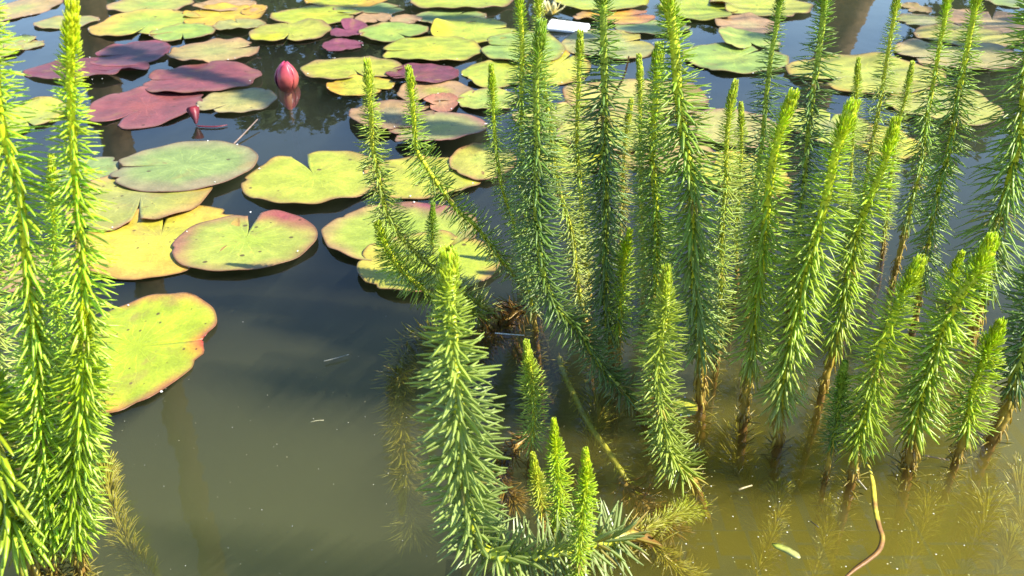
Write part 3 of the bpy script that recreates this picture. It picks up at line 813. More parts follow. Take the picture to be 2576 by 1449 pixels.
def make_stem(label, pts, half, kind='mid', droop=0.0, lean=0.0, bare=0.02, tip=True, single=False, under=0.13, per=10, space=1.0,
              rad=1.0, name='mares_tail', cat='water plant', group='mares tail shoots rising from the pond', submerged=False, under_leaves=True, udir=None, wide=1.0, y0=None):
    """pts: picture points from the water line to the tip; half: leaf length in picture pixels"""
    STEM_N[0] += 1
    rr = random.Random(1000 + STEM_N[0] * 17)
    per = per + 1 if not submerged else per
    space *= rr.uniform(0.9, 1.12)
    base = at(*pts[0][:2], pts[0][2] if len(pts[0]) > 2 else 0.0)
    wp = [base]
    for q in pts[1:]:
        if len(q) > 2:
            wp.append(at(q[0], q[1], q[2]))
        else:
            wp.append(at_plane(q[0], q[1], base.y if y0 is None else y0, lean))
    L0 = half * sum(scale_at(p) for p in wp) / len(wp) * 1.06
    # continue under the water
    n_under = 0
    if under > 0 and not submerged:
        d = (wp[0] - wp[1]).normalized()
        if udir is None:
            d = (d + Vector((0, 0, -0.8))).normalized()
        else:
            d = Vector(udir).normalized()
        wp = [base + d * under, base + d * under * 0.5] + wp
    step = 0.004
    path = catmull(wp, step)
    for i in range(len(path)):                              # small natural kinks
        q = Vector((i * 0.05, STEM_N[0] * 3.1, 0.0))
        path[i] = path[i] + Vector((noise.noise(q), noise.noise(q + Vector((0, 0, 7))), 0)) * 0.0035
    S = (len(path) - 1) * step
    wl_i = 0
    if not submerged:
        for i, p in enumerate(path):
            if p.z >= 0.0:
                wl_i = i
                break
    s_w = wl_i * step                                       # arc length at the water line
    kc = KINDS[kind]
    root = bpy.data.objects.new(name, None)
    C.objects.link(root)
    root.location = base
    tag(root, label, cat, group)
    # frames
    T = []
    for i in range(len(path)):
        T.append((path[min(len(path) - 1, i + 1)] - path[max(0, i - 1)]).normalized())
    U = []
    prev = Vector((0, 1, 0.01))
    for t in T:
        u = (prev - t * prev.dot(t)).normalized()
        U.append(u)
        prev = u
    # whorl stations
    ZONE = max(0.05, min(0.12, 0.36 * (S - s_w)))
    st = []
    u_ = 0.0012 if tip else 0.004
    while u_ < S:
        st.append(u_)
        sp = (0.0016 + 0.0052 * sstep(0.0, 0.075, u_) + 0.0016 * sstep(0.1, 0.3, u_)) * space
        sp *= 0.66 * max(0.55, min(1.25, L0 / 0.022)) ** 0.5
        u_ += sp * rr.uniform(0.9, 1.1)
    # stalk
    r0 = 0.0027 * rad * max(0.7, min(1.25, L0 / 0.022))
    rads, cols = [], []
    for i in range(len(path)):
        s = i * step
        u = S - s
        r_ = r0 * (1.0 + 0.45 * math.exp(-((u - 0.010) / 0.012) ** 2)) * math.sqrt(sstep(-0.0015, 0.006, u)) if tip else r0
        r_ *= 1.0 + 0.28 * (1 - sstep(s_w + bare, s_w + bare + 0.05, s))
        r_ *= 1 + 0.10 * math.sin(i * 1.9 + STEM_N[0])
        rads.append(r_)
        above = s - s_w
        col = mix3((0.20, 0.10, 0.025), (0.46, 0.34, 0.05), sstep(-0.02, 0.02 + bare * 0.5, above + 0.012 * noise.noise(path[i] * 90)))
        col = mix3(col, kc[4], sstep(bare * 0.6, bare + 0.03, above))
        col = mix3(col, kc[0], 1 - sstep(0.0, 0.05, u))
        if submerged:
            col = kc[4]
        cols += [col] * 8
    v, f = tube([p - base for p in path], rads, 8)
    me = mesh('stalk', v, f, M_STALK)
    set_cols(me, cols)
    link('stalk', me, root)
    # leaves
    sub_v, sub_f = [], []
    for wi, u in enumerate(st):
        s = S - u
        fi = s / step
        i = min(len(path) - 2, int(fi))
        pos = path[i].lerp(path[i + 1], fi - i)
        t, x = T[i], U[i]
        y = t.cross(x)
        above = s - s_w
        below = (pos.z < -0.001 or above < 0) and not submerged
        if below and not under_leaves:
            continue
        grow = 0.24 + 0.76 * sstep(0.004, ZONE, u) if tip else 1.0
        Lw = L0 * grow * (1 + 0.22 * noise.noise(Vector((u * 40, STEM_N[0] * 1.7, 2.0))))
        n = per if not below else max(5, per - 3)
        if u < 0.02 and tip:
            n = per
        ang = 13 + 62 * sstep(0.0, 0.034, u) + 17 * sstep(0.03, 0.09, u) + droop * sstep(0.06, 0.25, u)
        col = mix3(kc[0], kc[1], sstep(0.003, 0.035, u))
        col = mix3(col, kc[2], sstep(0.03, 0.11, u))
        col = mix3(col, kc[3], sstep(0.16, 0.34, u))
        dead = False
        if u > 0.06 and rr.random() < 0.035:                # a browned or damaged whorl here and there
            col = mix3(col, (0.40, 0.30, 0.08), 0.7)
            Lw *= 0.7
        W = max(0.00062, min(0.00125, L0 * grow ** 0.5 * 0.049)) * wide
        if not submerged:
            if 0 <= above < bare + 0.012:
                if above < bare and rr.random() < 0.35:
                    continue
                dead = above < bare
                ang += 30
                col = mix3((0.42, 0.30, 0.06), col, sstep(bare * 0.7, bare + 0.012, above))
                Lw *= 0.45 if dead else 0.8
                n = max(5, n - 3)
            elif below:
                ang = 60 + rr.uniform(-15, 25)
                col = (0.24, 0.19, 0.03)
                Lw = L0 * 0.6
                W *= 0.8
                if wi % 2:
                    continue
        else:
            ang = 42 + rr.uniform(-16, 22)
            W *= 0.9
        ph = rr.uniform(0, 6.28)
        tlt, tph = rr.uniform(0, 13), rr.uniform(0, 6.28)
        rs = rads[i] * 0.8
        leaves = []
        for k in range(n):
            if (dead and rr.random() < 0.3) or rr.random() < 0.07:
                continue
            th = ph + 2 * math.pi * (k + rr.uniform(-0.28, 0.28)) / n
            rd = x * math.cos(th) + y * math.sin(th)
            a = math.radians(ang + rr.uniform(-9, 9) + tlt * math.cos(th - tph))
            ax = rd * math.sin(a) + t * math.cos(a)          # leaf direction
            up = (t * math.sin(a) - rd * math.cos(a))        # upper face of the leaf
            sd = up.cross(ax)
            tw = rr.uniform(-0.5, 0.5)
            up2 = up * math.cos(tw) + sd * math.sin(tw)
            sd2 = up2.cross(ax)
            Lk = Lw * rr.uniform(0.72, 1.14)
            if u < 0.03 and tip:
                vi = rr.choice((0, 0, 1))
            elif droop > 12 and u > 0.1:
                vi = rr.choice((3, 4, 4, 5))
            else:
                vi = rr.choice((1, 2, 2, 3, 3, 4))
            if dead:
                vi = rr.choice((5, 6))
            if submerged or below:
                vi = rr.choice((2, 3, 4, 5))
            o_ = pos + rd * rs - base
            leaves.append((vi, Lk, W * rr.uniform(0.85, 1.15), o_, ax, sd2, up2))
        if not leaves:
            continue
        if below:
            for (vi, Lk, Wk, o_, ax, sd, up) in leaves:
                lv = leaf_verts(vi, Lk, Wk, Wk * 0.4)
                R_ = np.array((ax, sd, up))
                b0 = len(sub_v)
                sub_v += list(lv @ R_ + np.array(o_))
                sub_f += [tuple(b0 + q for q in fc) for fc in LEAF_F]
            continue
        jit = rr.uniform(0.88, 1.12)
        colr = (col[0] * jit, col[1] * jit, col[2] * jit, 1.0)
        if single and u > 0.012:
            # the node ring carries each leaf as an object of its own
            ring = [pos + t * dz - base for dz in (-0.0009, -0.0003, 0.0003, 0.0009)]
            v, f = tube(ring, [rads[i] * 1.02, rads[i] * 1.16, rads[i] * 1.16, rads[i] * 1.02], 8)
            wm = mesh('whorl', v, f, M_LEAF)
            wob = link('whorl', wm, root)
            wob.color = colr
            for (vi, Lk, Wk, o_, ax, sd, up) in leaves:
                lo = link('leaf', shared_leaf(vi), wob)
                sy = Wk / 0.5
                # the unit leaf bends along z as well as being thick there: keep its bend in proportion to its length
                lo.matrix_local = Matrix(((ax.x * Lk, sd.x * sy, up.x * Lk, o_.x), (ax.y * Lk, sd.y * sy, up.y * Lk, o_.y), (ax.z * Lk, sd.z * sy, up.z * Lk, o_.z), (0, 0, 0, 1)))
                lo.color = colr
        else:
            V, F = [], []
            for (vi, Lk, Wk, o_, ax, sd, up) in leaves:
                lv = leaf_verts(vi, Lk, Wk, Wk * 0.45)
                R_ = np.array((ax, sd, up))
                b0 = len(V)
                V += list(lv @ R_ + np.array(o_))
                F += [tuple(b0 + q for q in fc) for fc in LEAF_F]
            wob = link('withered_whorl' if dead else ('bud_whorl' if (u < 0.012 and tip) else 'whorl'), mesh('whorl', V, F, M_LEAF), root)
            wob.color = colr
    if sub_v:
        so = link('submerged_leaves', mesh('submerged_leaves', sub_v, sub_f, M_LEAF), root)
        so.color = (0.26, 0.21, 0.03, 1)
    return root


# unit leaf thickness for single leaves (drawn with length-scaled z): thin it
for vi in range(len(UNIT)):
    u = UNIT[vi][0]
    vmesh = [(a[0], a[1] * 0.5, a[2] + a[3] * 0.024) for a in u]
    _leaf_cache[vi] = mesh('leaf', vmesh, LEAF_F, M_LEAF)

S = make_stem
# --- left group
S('tall lime green shoot on the left with a rounded tip near the top edge', [(200, 1418), (205, 1200), (212, 900), (208, 740), (205, 640), (198, 520), (188, 400), (178, 260), (179, 150), (183, 8)], 74, 'lime', droop=14, per=11)
S('long shoot bending off the left edge of the picture', [(128, 1425), (112, 1200), (100, 950), (88, 780), (80, 724), (66, 650), (52, 575), (40, 502), (26, 440), (6, 340), (-14, 190), (-24, 40), (-30, -120)], 82, 'lime', droop=16)
S('yellow green shoot at left whose tip is level with the golden pad foot', [(142, 1428), (128, 1250), (114, 1100), (102, 960), (97, 860), (90, 757)], 66, 'lime', droop=6, per=12)
S('dense lime shoot in front of the big specked pad', [(212, 1432), (192, 1330), (189, 1220), (197, 1140), (200, 1050), (200, 950), (206, 850), (213, 763)], 72, 'lime', droop=16, single=True, per=12)
S('broad leaved shoot rooted in the bottom left corner, leaning left', [(88, 1440), (52, 1350), (27, 1290), (12, 1222), (-3, 1160), (-22, 1040), (-36, 900)], 118, 'bright', droop=22, bare=0.025, wide=1.6)
S('short yellow green shoot tip between the two tall left shoots', [(160, 1000), (150, 800), (138, 620), (131, 500), (132, 396)], 42, 'lime', droop=10)
S('shoot at the left edge with only its leaf ends in the picture', [(20, 1130), (-10, 900), (-30, 700), (-34, 480), (-30, 250), (-26, 60)], 66, 'bright', droop=8)
# --- centre
S('large blue green shoot in the foreground lying on the water then rising upright', [(1615, 1352, -0.004), (1538, 1360, 0.006), (1463, 1376, 0.013), (1388, 1390, 0.018), (1310, 1400, 0.022), (1240, 1392, 0.032), (1192, 1357), (1170, 1280), (1161, 1212), (1159, 1112), (1151, 1024), (1140, 924), (1131, 824), (1123, 730), (1125, 640)],
  96, 'glaucous', y0=0.472, droop=-2, single=True, bare=0.004, under=0.10, per=11, rad=1.15, wide=1.15, udir=(0.5, 0.15, -0.7))
S('left of the two thin curved shoots arching over the pads', [(1256, 802), (1206, 764), (1169, 740), (1119, 697), (1081, 667), (1034, 625), (994, 580), (971, 537), (959, 487), (949, 425), (939, 375), (934, 300), (926, 220), (922, 153)], 46, 'pale', droop=4, bare=0.006)
S('low arching shoot under the left curved shoot, over the bright green pad', [(1232, 812), (1150, 770), (1090, 745), (1044, 712), (1004, 670), (970, 615), (948, 560)], 50, 'mid', droop=6, bare=0.006)
S('right of the two curved shoots, bending over to the left', [(1325, 735), (1305, 706), (1269, 662), (1231, 612), (1194, 565), (1156, 532), (1119, 482), (1094, 450), (1069, 412), (1049, 375), (1042, 300), (1034, 230), (1027, 173)], 46, 'mid', droop=4, bare=0.008)
S('thin dark sprig standing behind the low arching shoot', [(1084, 652), (1086, 615), (1089, 560), (1092, 508)], 20, 'dark', bare=0.0, under=0.04, under_leaves=False)
S('slender shoot just left of the tallest stems', [(1345, 740), (1318, 650), (1283, 540), (1264, 480), (1253, 412), (1244, 340), (1239, 240), (1234, 166)], 32, 'mid', droop=2)
S('leftmost of the tall shoots running out of the top edge', [(1350, 830), (1326, 640), (1314, 440), (1309, 280), (1308, 170), (1308, 75), (1304, -40)], 44, 'mid', droop=4)
S('tall dark shoot whose lower half kinks towards the foreground right', [(1602, 1022), (1563, 977), (1525, 937), (1495, 897), (1463, 845), (1428, 802), (1400, 773), (1378, 725), (1362, 640), (1358, 575), (1353, 512), (1350, 440), (1349, 330), (1349, 225), (1355, 150), (1363, 62)], 62, 'dark', droop=8, bare=0.004, per=11)
S('yellow stemmed shoot leaning behind the kinked dark shoot', [(1478, 830), (1446, 645), (1432, 570), (1414, 500), (1396, 420), (1378, 300), (1366, 180), (1361, 60), (1358, -50)], 42, 'pale', droop=6)
S('shorter pale shoot tip showing between two tall stems under the white board', [(1482, 760), (1468, 600), (1458, 450), (1454, 310), (1456, 225), (1459, 150), (1463, 78)], 40, 'pale', droop=4)
S('tall dark green shoot in the middle running out of the top edge', [(1538, 905), (1530, 790), (1525, 690), (1523, 590), (1525, 487), (1520, 400), (1518, 275), (1518, 150), (1519, 30), (1521, -70)], 66, 'dark', droop=14, per=11)
S('short yellow green shoot at the foot of the tall dark middle shoot', [(1555, 925), (1556, 850), (1559, 790), (1564, 720), (1571, 650), (1584, 580)], 38, 'bright', droop=30, bare=0.03)
S('thin pale shoot tip right of the dark twig', [(1618, 800), (1614, 560), (1611, 380), (1610, 250), (1610, 140)], 28, 'pale', droop=4)
S('small yellowish shoot tip below the dark twig', [(1560, 700), (1566, 500), (1574, 350), (1584, 250)], 24, 'yellow', droop=4)
S('bushy leaf green shoot left of the thickest stem', [(1642, 955), (1648, 800), (1654, 640), (1650, 500), (1646, 380), (1646, 270), (1650, 170), (1655, 120)], 60, 'mid', droop=8, per=12)
S('thickest tall shoot with a yellow stem running out of the top edge', [(1764, 1010), (1760, 890), (1757, 800), (1748, 720), (1743, 640), (1744, 570), (1738, 487), (1728, 420), (1716, 340), (1705, 255), (1697, 190), (1692, 120), (1684, 45), (1674, -60)], 76, 'mid', droop=16, bare=0.05, per=11, rad=1.15)
S('upright foreground shoot with a pale tuft of leaves at its foot', [(1742, 1205), (1718, 1180), (1693, 1148), (1678, 1112), (1667, 1040), (1656, 960), (1660, 875), (1671, 800), (1677, 740), (1679, 672)], 60, 'pale', droop=12, single=True, bare=0.0, per=11, under=0.05)
S('short bright shoot standing alone left of the kinked dark shoot foot', [(1332, 1150), (1335, 1090), (1338, 1040), (1336, 985), (1332, 920), (1327, 863)], 38, 'pale', droop=2, bare=0.004)
S('small green shoot with a bare thin stem in front of the short bright shoot', [(1378, 1372), (1395, 1305), (1402, 1250), (1403, 1187), (1401, 1115), (1398, 1055)], 36, 'bright', droop=-2, bare=0.01, rad=0.8)
S('bright small shoot standing in front of the lying foreground stem', [(1452, 1490), (1458, 1430), (1461, 1337), (1466, 1262), (1473, 1190), (1473, 1133)], 34, 'bright', droop=-2, bare=0.0, rad=0.9)
S('small yellowing shoot with an orange foot between the small green shoots', [(1361, 1312), (1358, 1255), (1349, 1205), (1338, 1142)], 32, 'yellow', droop=26, bare=0.0, under=0.06, under_leaves=False)
# --- right
S('light green shoot with a fine tip in front of the dull olive pad', [(1800, 910), (1808, 800), (1815, 640), (1821, 540), (1826, 470), (1832, 350), (1840, 255), (1849, 204)], 44, 'pale', droop=4)
S('short blunt pale shoot tip just right of the fine tipped shoot', [(1850, 700), (1858, 520), (1864, 380), (1866, 260)], 28, 'pale', droop=2)
S('left of the two dark shoots running out of the top edge at right', [(1876, 830), (1894, 600), (1908, 420), (1920, 300), (1936, 180), (1946, 120), (1956, 70), (1966, -50)], 46, 'dark', droop=4, per=9)
S('right of the two dark shoots running out of the top edge at right', [(1988, 780), (2010, 560), (2024, 430), (2036, 350), (2046, 230), (2056, 160), (2066, 95), (2073, 40), (2080, -60)], 58, 'dark', droop=4, per=9)
S('stout bright shoot with a yellow stem, tip below the left dark shoot', [(1872, 1062), (1877, 975), (1890, 910), (1899, 850), (1906, 770), (1915, 670), (1926, 570), (1940, 470), (1955, 380), (1975, 305), (1999, 236)], 66, 'bright', droop=22, bare=0.055, per=11, rad=1.1)
S('longest bright leaning shoot right of the middle, yellow stemmed', [(1957, 1108), (1962, 1050), (1975, 975), (1988, 885), (2006, 785), (2022, 712), (2044, 632), (2060, 555), (2080, 480), (2102, 390), (2122, 335), (2148, 264)], 72, 'bright', droop=24, bare=0.03, per=12, rad=1.15)
S('thin pale shoot tip behind the longest bright leaning shoot', [(2128, 640), (2140, 450), (2150, 290), (2156, 200), (2162, 145)], 26, 'pale', droop=2)
S('slender shoot with sparse leaves over the mirrored leaning trunk', [(2140, 760), (2172, 520), (2194, 380), (2210, 275), (2222, 200), (2236, 115), (2248, 45), (2260, -40)], 38, 'pale', droop=0, per=9)
S('bright leaning shoot whose brown foot stands in olive water', [(2068, 990), (2080, 950), (2096, 895), (2112, 812), (2128, 735), (2148, 637), (2160, 580), (2185, 510), (2210, 445), (2230, 395), (2254, 304)], 62, 'bright', droop=24, bare=0.05, per=11)
S('thin pale shoot tip over the broad yellow green pad', [(2222, 640), (2244, 440), (2262, 315), (2280, 240), (2297, 158)], 26, 'pale', droop=2)
S('left of the two slanting shoots at right, ending in a bare brown stem', [(2248, 712), (2258, 660), (2272, 598), (2290, 530), (2305, 460), (2320, 375), (2334, 290), (2350, 200), (2366, 112), (2378, 55), (2387, -40)], 42, 'mid', droop=14, bare=0.075)
S('right of the two slanting shoots at right, reaching the top edge', [(2300, 812), (2306, 780), (2315, 710), (2330, 630), (2345, 570), (2362, 500), (2380, 410), (2394, 340), (2408, 255), (2424, 170), (2438, 95), (2452, 30), (2466, -50)], 52, 'mid', droop=16, bare=0.045)
S('big bushy shoot along the right edge with an orange foot', [(2444, 862), (2458, 792), (2484, 685), (2506, 575), (2528, 500), (2550, 402), (2570, 290), (2586, 150), (2596, 30), (2602, -80)], 92, 'mid', droop=18, bare=0.06, per=12, rad=1.15)
S('stout bright shoot leaning right in the right foreground, blunt tip over bare stem', [(2138, 1208), (2147, 1165), (2158, 1115), (2172, 1070), (2190, 985), (2202, 930), (2218, 880), (2240, 825), (2262, 772), (2288, 718), (2316, 660)], 64, 'bright', droop=22, single=True, bare=0.03, per=12, rad=1.15)
S('stout bright shoot with the biggest blunt tip near the right edge', [(2288, 1165), (2298, 1100), (2312, 1037), (2330, 980), (2348, 925), (2366, 865), (2388, 800), (2416, 745), (2452, 700), (2476, 655), (2496, 606)], 76, 'bright', droop=22, bare=0.03, per=12, rad=1.15)
S('second smaller tip just left of the biggest blunt tip', [(2362, 900), (2380, 790), (2400, 705), (2424, 640)], 40, 'bright', droop=8, bare=0.0)
S('short bright shoot leaning right, low at the right edge', [(2400, 1150), (2414, 1105), (2428, 1055), (2441, 1000), (2460, 955), (2480, 912), (2500, 865), (2523, 815)], 56, 'bright', droop=18, bare=0.02, per=11, rad=1.1)
S('small dark shoot in the shade left of the stout right foreground shoot', [(2080, 1188), (2088, 1125), (2098, 1060), (2108, 1005), (2118, 960), (2129, 908)], 36, 'dark', droop=6, bare=0.018)
S('dark shoot at the right edge on a thick knobbly stem', [(2498, 1102), (2524, 1045), (2540, 1000), (2552, 940), (2572, 880), (2594, 800), (2610, 700), (2618, 600)], 74, 'dark', droop=14, bare=0.055, rad=1.25)
# --- under water
SG = 'mares tail shoots lying under water'
S('dark sunken plume arching beside the foreground shoot', [(1120, 880, -0.010), (1070, 850, -0.012), (1025, 870, -0.018), (1005, 950, -0.03), (1010, 1060, -0.05), (1020, 1200, -0.075), (1035, 1340, -0.10)], 62, 'sunk', submerged=True, tip=False, group=SG, space=0.8)
S('yellow sunken stem slanting under the kinked dark shoot foot', [(1405, 900, -0.030), (1440, 985, -0.016), (1500, 1095, -0.014), (1560, 1190, -0.022), (1600, 1250, -0.04)], 22, 'yellow', submerged=True, tip=False, group=SG, space=3.0, rad=1.4, per=6)
S('rusty sunken shoot curling left of the small green shoots', [(1335, 1090, -0.004), (1290, 1130, -0.006), (1262, 1175, -0.008), (1265, 1225, -0.014), (1300, 1270, -0.02)], 44, 'rust', submerged=True, tip=False, group=SG)
S('rusty brown sunken sprays behind the lying foreground stem', [(1560, 1205, -0.02), (1610, 1260, -0.022), (1660, 1310, -0.022), (1690, 1340, -0.03)], 56, 'rust', submerged=True, tip=False, group=SG, space=1.6)
S('golden sunken shoot reaching right from the lying foreground stem', [(1570, 1352, -0.006), (1625, 1330, -0.010), (1690, 1300, -0.018), (1755, 1272, -0.032)], 40, 'yellow', submerged=True, tip=False, group=SG, space=0.8)
S('olive sunken shoot slanting to the bottom edge right of the lying stem', [(1640, 1370, -0.014), (1680, 1410, -0.02), (1725, 1450, -0.03), (1760, 1490, -0.04)], 44, 'sunk', submerged=True, tip=False, group=SG)
S('brown sunken tangle at the foot of the two curved shoots', [(1330, 770, -0.004), (1285, 800, -0.008), (1235, 850, -0.012), (1200, 920, -0.025), (1190, 1000, -0.05)], 60, 'rust', submerged=True, tip=False, group=SG, space=0.9)
S('sunken mossy shoot by the bottom left stems', [(385, 1470, -0.075), (345, 1410, -0.055), (310, 1350, -0.042), (280, 1270, -0.026), (262, 1180, -0.014)], 46, 'sunk', submerged=True, tip=False, group=SG, space=0.9, rad=1.4)
rs_ = random.Random(5)
SUNK = [(2560, 1180, 'brightest sunken olive shoot at the right edge'), (2480, 1260, 'sunken olive shoot right of the floating yellow strap leaf'), (2330, 1240, 'sunken shoot below the biggest blunt tipped shoot'), (2400, 1330, 'sunken olive shoot in the right bottom corner, near side'),
        (2540, 1340, 'sunken golden shoot in the bottom right corner'), (2270, 1340, 'sunken olive shoot beside the bend of the strap leaf'), (2080, 1270, 'sunken shoot left of the strap leaf'), (1960, 1230, 'faint sunken shoot under the longest bright leaning shoot'),
        (1900, 1340, 'faint sunken shoot near the bottom edge behind the leaf scrap'), (1780, 1120, 'brown sunken shoot under the thickest tall shoot'), (1850, 1110, 'brown sunken shoot left of the stout bright shoot foot'), (1500, 1010, 'brown sunken shoot behind the kinked dark shoot foot')]
for k, (px, py, lab) in enumerate(SUNK):
    if k in (3, 5, 8, 9):
        continue
    z0 = -0.028 - 0.020 * rs_.random()
    dx = rs_.uniform(-45, 45)
    dl = rs_.uniform(0.75, 1.2)
    S(lab, [(px + dx * 2.2, py + 280 * dl, z0 - 0.050), (px + dx * 1.2, py + 170 * dl, z0 - 0.030), (px + dx * 0.2, py + 80 * dl, z0 - 0.012), (px, py, z0)], rs_.uniform(40, 66), 'sunk', submerged=True, tip=False, group=SG, space=rs_.uniform(0.9, 1.5), rad=0.6, per=9)

# ------------------------------------------------------------------ the bud, the flower and floating bits
M_BUD = mat_attr('bud_petal', rough=0.38, noise_scale=90, amount=0.25)
M_PETAL = mat_attr('pale_petal', rough=0.5, noise_scale=60, amount=0.2)


def petal(L, W, curl, inner, tipc, basec, mat, cup=0.35, nu=5, nvv=9):
    """a cupped petal standing along +z that hugs a bud of radius 'inner'"""
    v, c, f = [], [], []
    for lay in (0, 1):
        for j in range(nvv):
            t = j / (nvv - 1)
            w = W * math.sin(math.pi * min(1, 0.22 + 0.78 * t) ** 0.9) ** 0.7 if t < 1 else 0.02 * W
            rad_ = inner * (math.sin(math.pi * (0.16 + 0.80 * t)) ** 0.75) + curl * t * t
            for i in range(nu):
                s = 2 * i / (nu - 1) - 1
                a = s * w / max(0.3 * inner, rad_) * 0.9
                a = max(-1.3, min(1.3, a))
                rr_ = rad_ - lay * 0.0009
                v.append((rr_ * math.sin(a), -rr_ * math.cos(a), L * t))
                c.append(mix3(basec, tipc, t ** 1.2 + 0.15 * abs(s)))
    n = nu * nvv
    for j in range(nvv - 1):
        for i in range(nu - 1):
            a = j * nu + i
            q = (a, a + 1, a + nu + 1, a + nu)
            f.append(q)
            f.append(tuple(n + k for k in reversed(q)))
    for j in range(nvv - 1):
        for i in (0, nu - 1):
            a = j * nu + i
            f.append((a, a + nu, a + nu + n, a + n) if i == 0 else (a, a + n, a + nu + n, a + nu))
    for i in range(nu - 1):
        a = (nvv - 1) * nu + i
        f.append((a, a + 1, a + 1 + n, a + n))
        f.append((i, i + n, i + 1 + n, i + 1))
    me = mesh('petal', v, f, mat)
    set_cols(me, c)
    return me


bp = at(722, 214)
k_ = scale_at(bp)
bud = bpy.data.objects.new('lily_bud', None)
C.objects.link(bud)
bud.location = bp + Vector((0, 0, -0.010))
bud.rotation_euler = (math.radians(4), math.radians(3), 0)
tag(bud, 'closed pink water lily bud with dark purple sepals standing in open water', 'flower bud')
BL, BRad = 74 * k_, 30 * k_
for i, (a, tc_, bc_, inn, LL) in enumerate((
        (-95, (0.20, 0.05, 0.10), (0.10, 0.04, 0.06), 1.0, 0.97), (88, (0.38, 0.04, 0.07), (0.50, 0.13, 0.08), 1.0, 0.97), (175, (0.30, 0.05, 0.10), (0.2, 0.05, 0.07), 1.0, 0.97),  # sunlight painted into the colours: right sepal tinted coral, left one kept dark
        (8, (0.40, 0.035, 0.075), (0.52, 0.12, 0.08), 0.97, 1.0), (50, (0.46, 0.05, 0.09), (0.52, 0.14, 0.09), 0.90, 1.0), (-45, (0.50, 0.06, 0.16), (0.34, 0.06, 0.10), 0.90, 1.0), (120, (0.6, 0.1, 0.2), (0.5, 0.1, 0.1), 0.88, 0.99), (-140, (0.5, 0.06, 0.15), (0.3, 0.05, 0.1), 0.88, 0.99))):
    o = link('sepal' if i < 3 else 'petal', petal(BL * LL, BRad * (0.80 if i < 3 else 0.85), 0, BRad * inn, tc_, bc_, M_BUD), bud)
    o.rotation_euler = (0, 0, math.radians(a))
v, f = tube([(0, 0, 0.006), (0, 0.002, -0.05), (0.01, 0.01, -0.15)], [BRad * 0.35, BRad * 0.25, BRad * 0.25], 8)
me = mesh('stalk', v, f, M_STALK)
set_cols(me, [(0.25, 0.12, 0.06)] * len(v))
link('stalk', me, bud)

fp = at(1382, 40)
k_ = scale_at(fp)
fl = bpy.data.objects.new('lily_flower', None)
C.objects.link(fl)
fl.location = fp + Vector((0, 0, 0.004))
tag(fl, 'pale yellow open water lily flower behind the tallest stems at the top', 'flower')
for lay, (nn, Lf, tilt_) in enumerate(((7, 46, 58), (6, 42, 34), (5, 34, 14))):
    me = petal(Lf * k_, 10 * k_, 3 * k_, 9 * k_, (0.66, 0.60, 0.30), (0.66, 0.52, 0.10), M_PETAL)
    for i in range(nn):
        o = link('petal', me, fl)
        o.rotation_euler = Matrix.Rotation(math.radians(360 * i / nn + lay * 27), 3, 'Z').to_quaternion().to_matrix().__matmul__(Matrix.Rotation(math.radians(tilt_), 3, 'X')).to_euler()


def blade(name, label, cat, pix, wpx, colf, z=0.0025, thick=0.0007, mat=None, group=None, arch=0.10, side=None, taper=False):
    """a flat strap lying on the water along picture points"""
    pts = catmull([at(p[0], p[1], p[2] if len(p) > 2 else z) for p in pix], 0.004)
    base = pts[0].copy()
    v, f, c = [], [], []
    n = len(pts)
    for i, p in enumerate(pts):
        t = i / (n - 1)
        d = (pts[min(n - 1, i + 1)] - pts[max(0, i - 1)]).normalized()
        s = d.cross(Vector((0, 0, 1))).normalized() if side is None else Vector(side).normalized()
        w = wpx * scale_at(p) * 0.5 * min(1.0, (0.7 if taper else 0.25) + 4 * t, (0.12 + 1.1 * (1 - t)) if taper else 0.3 + 4 * (1 - t))
        for (a, h) in ((-1, 0), (0, arch), (1, 0), (0, -0.001)):
            v.append(p - base + s * a * w + Vector((0, 0, h * w if h > 0 else (0 if a else -thick))))
            c.append(colf(t))
    for i in range(n - 1):
        for k in range(4):
            a, b_ = i * 4 + k, i * 4 + (k + 1) % 4
            f.append((a, b_, b_ + 4, a + 4))
    f.append((3, 2, 1, 0))
    f.append(tuple((n - 1) * 4 + k for k in range(4)))
    me = mesh(name, v, f, mat or M_STALK)
    set_cols(me, c)
    o = link(name, me)
    o.location = base
    return tag(o, label, cat, group)


blade('strap_leaf', 'long dying strap leaf, yellow turning brown, floating at bottom right', 'leaf', [(2170, 1152), (2186, 1175), (2196, 1220), (2202, 1280), (2212, 1325), (2220, 1352), (2212, 1382), (2188, 1405), (2150, 1432), (2112, 1466)], 13,
      lambda t: mix3((0.50, 0.42, 0.04), (0.26, 0.13, 0.04), sstep(0.30, 0.55, t + 0.15 * math.sin(t * 40))), z=0.0012, arch=0.08)
blade('leaf_scrap', 'small torn green leaf scrap floating near the bottom right edge', 'leaf', [(1942, 1368), (1962, 1376), (1985, 1386), (2012, 1404)], 24, lambda t: mix3((0.28, 0.34, 0.03), (0.42, 0.40, 0.16), t), z=0.0012, arch=0.05)
blade('green_leaf', 'small pointed green leaf at the foot of the stout right foreground shoot', 'leaf', [(2158, 1150, 0.012), (2175, 1142, 0.016), (2192, 1138, 0.012), (2206, 1140, 0.008)], 22, lambda t: (0.30, 0.42, 0.05), arch=0.3)
blade('red_leaf', 'small crimson leaf standing folded beside the rosy red pad', 'leaf', [(482, 268, 0.030), (488, 282, 0.022), (492, 298, 0.012), (494, 312, 0.003)], 32, lambda t: mix3((0.24, 0.02, 0.03), (0.07, 0.01, 0.02), t), arch=0.02, side=(1, 0.5, 0.15), taper=True)
blade('red_leaf', 'dark red curled leaf lying on the water right of the crimson folded one', 'leaf', [(492, 316), (515, 318), (545, 318), (572, 314)], 13, lambda t: (0.12, 0.015, 0.025), arch=0.25)
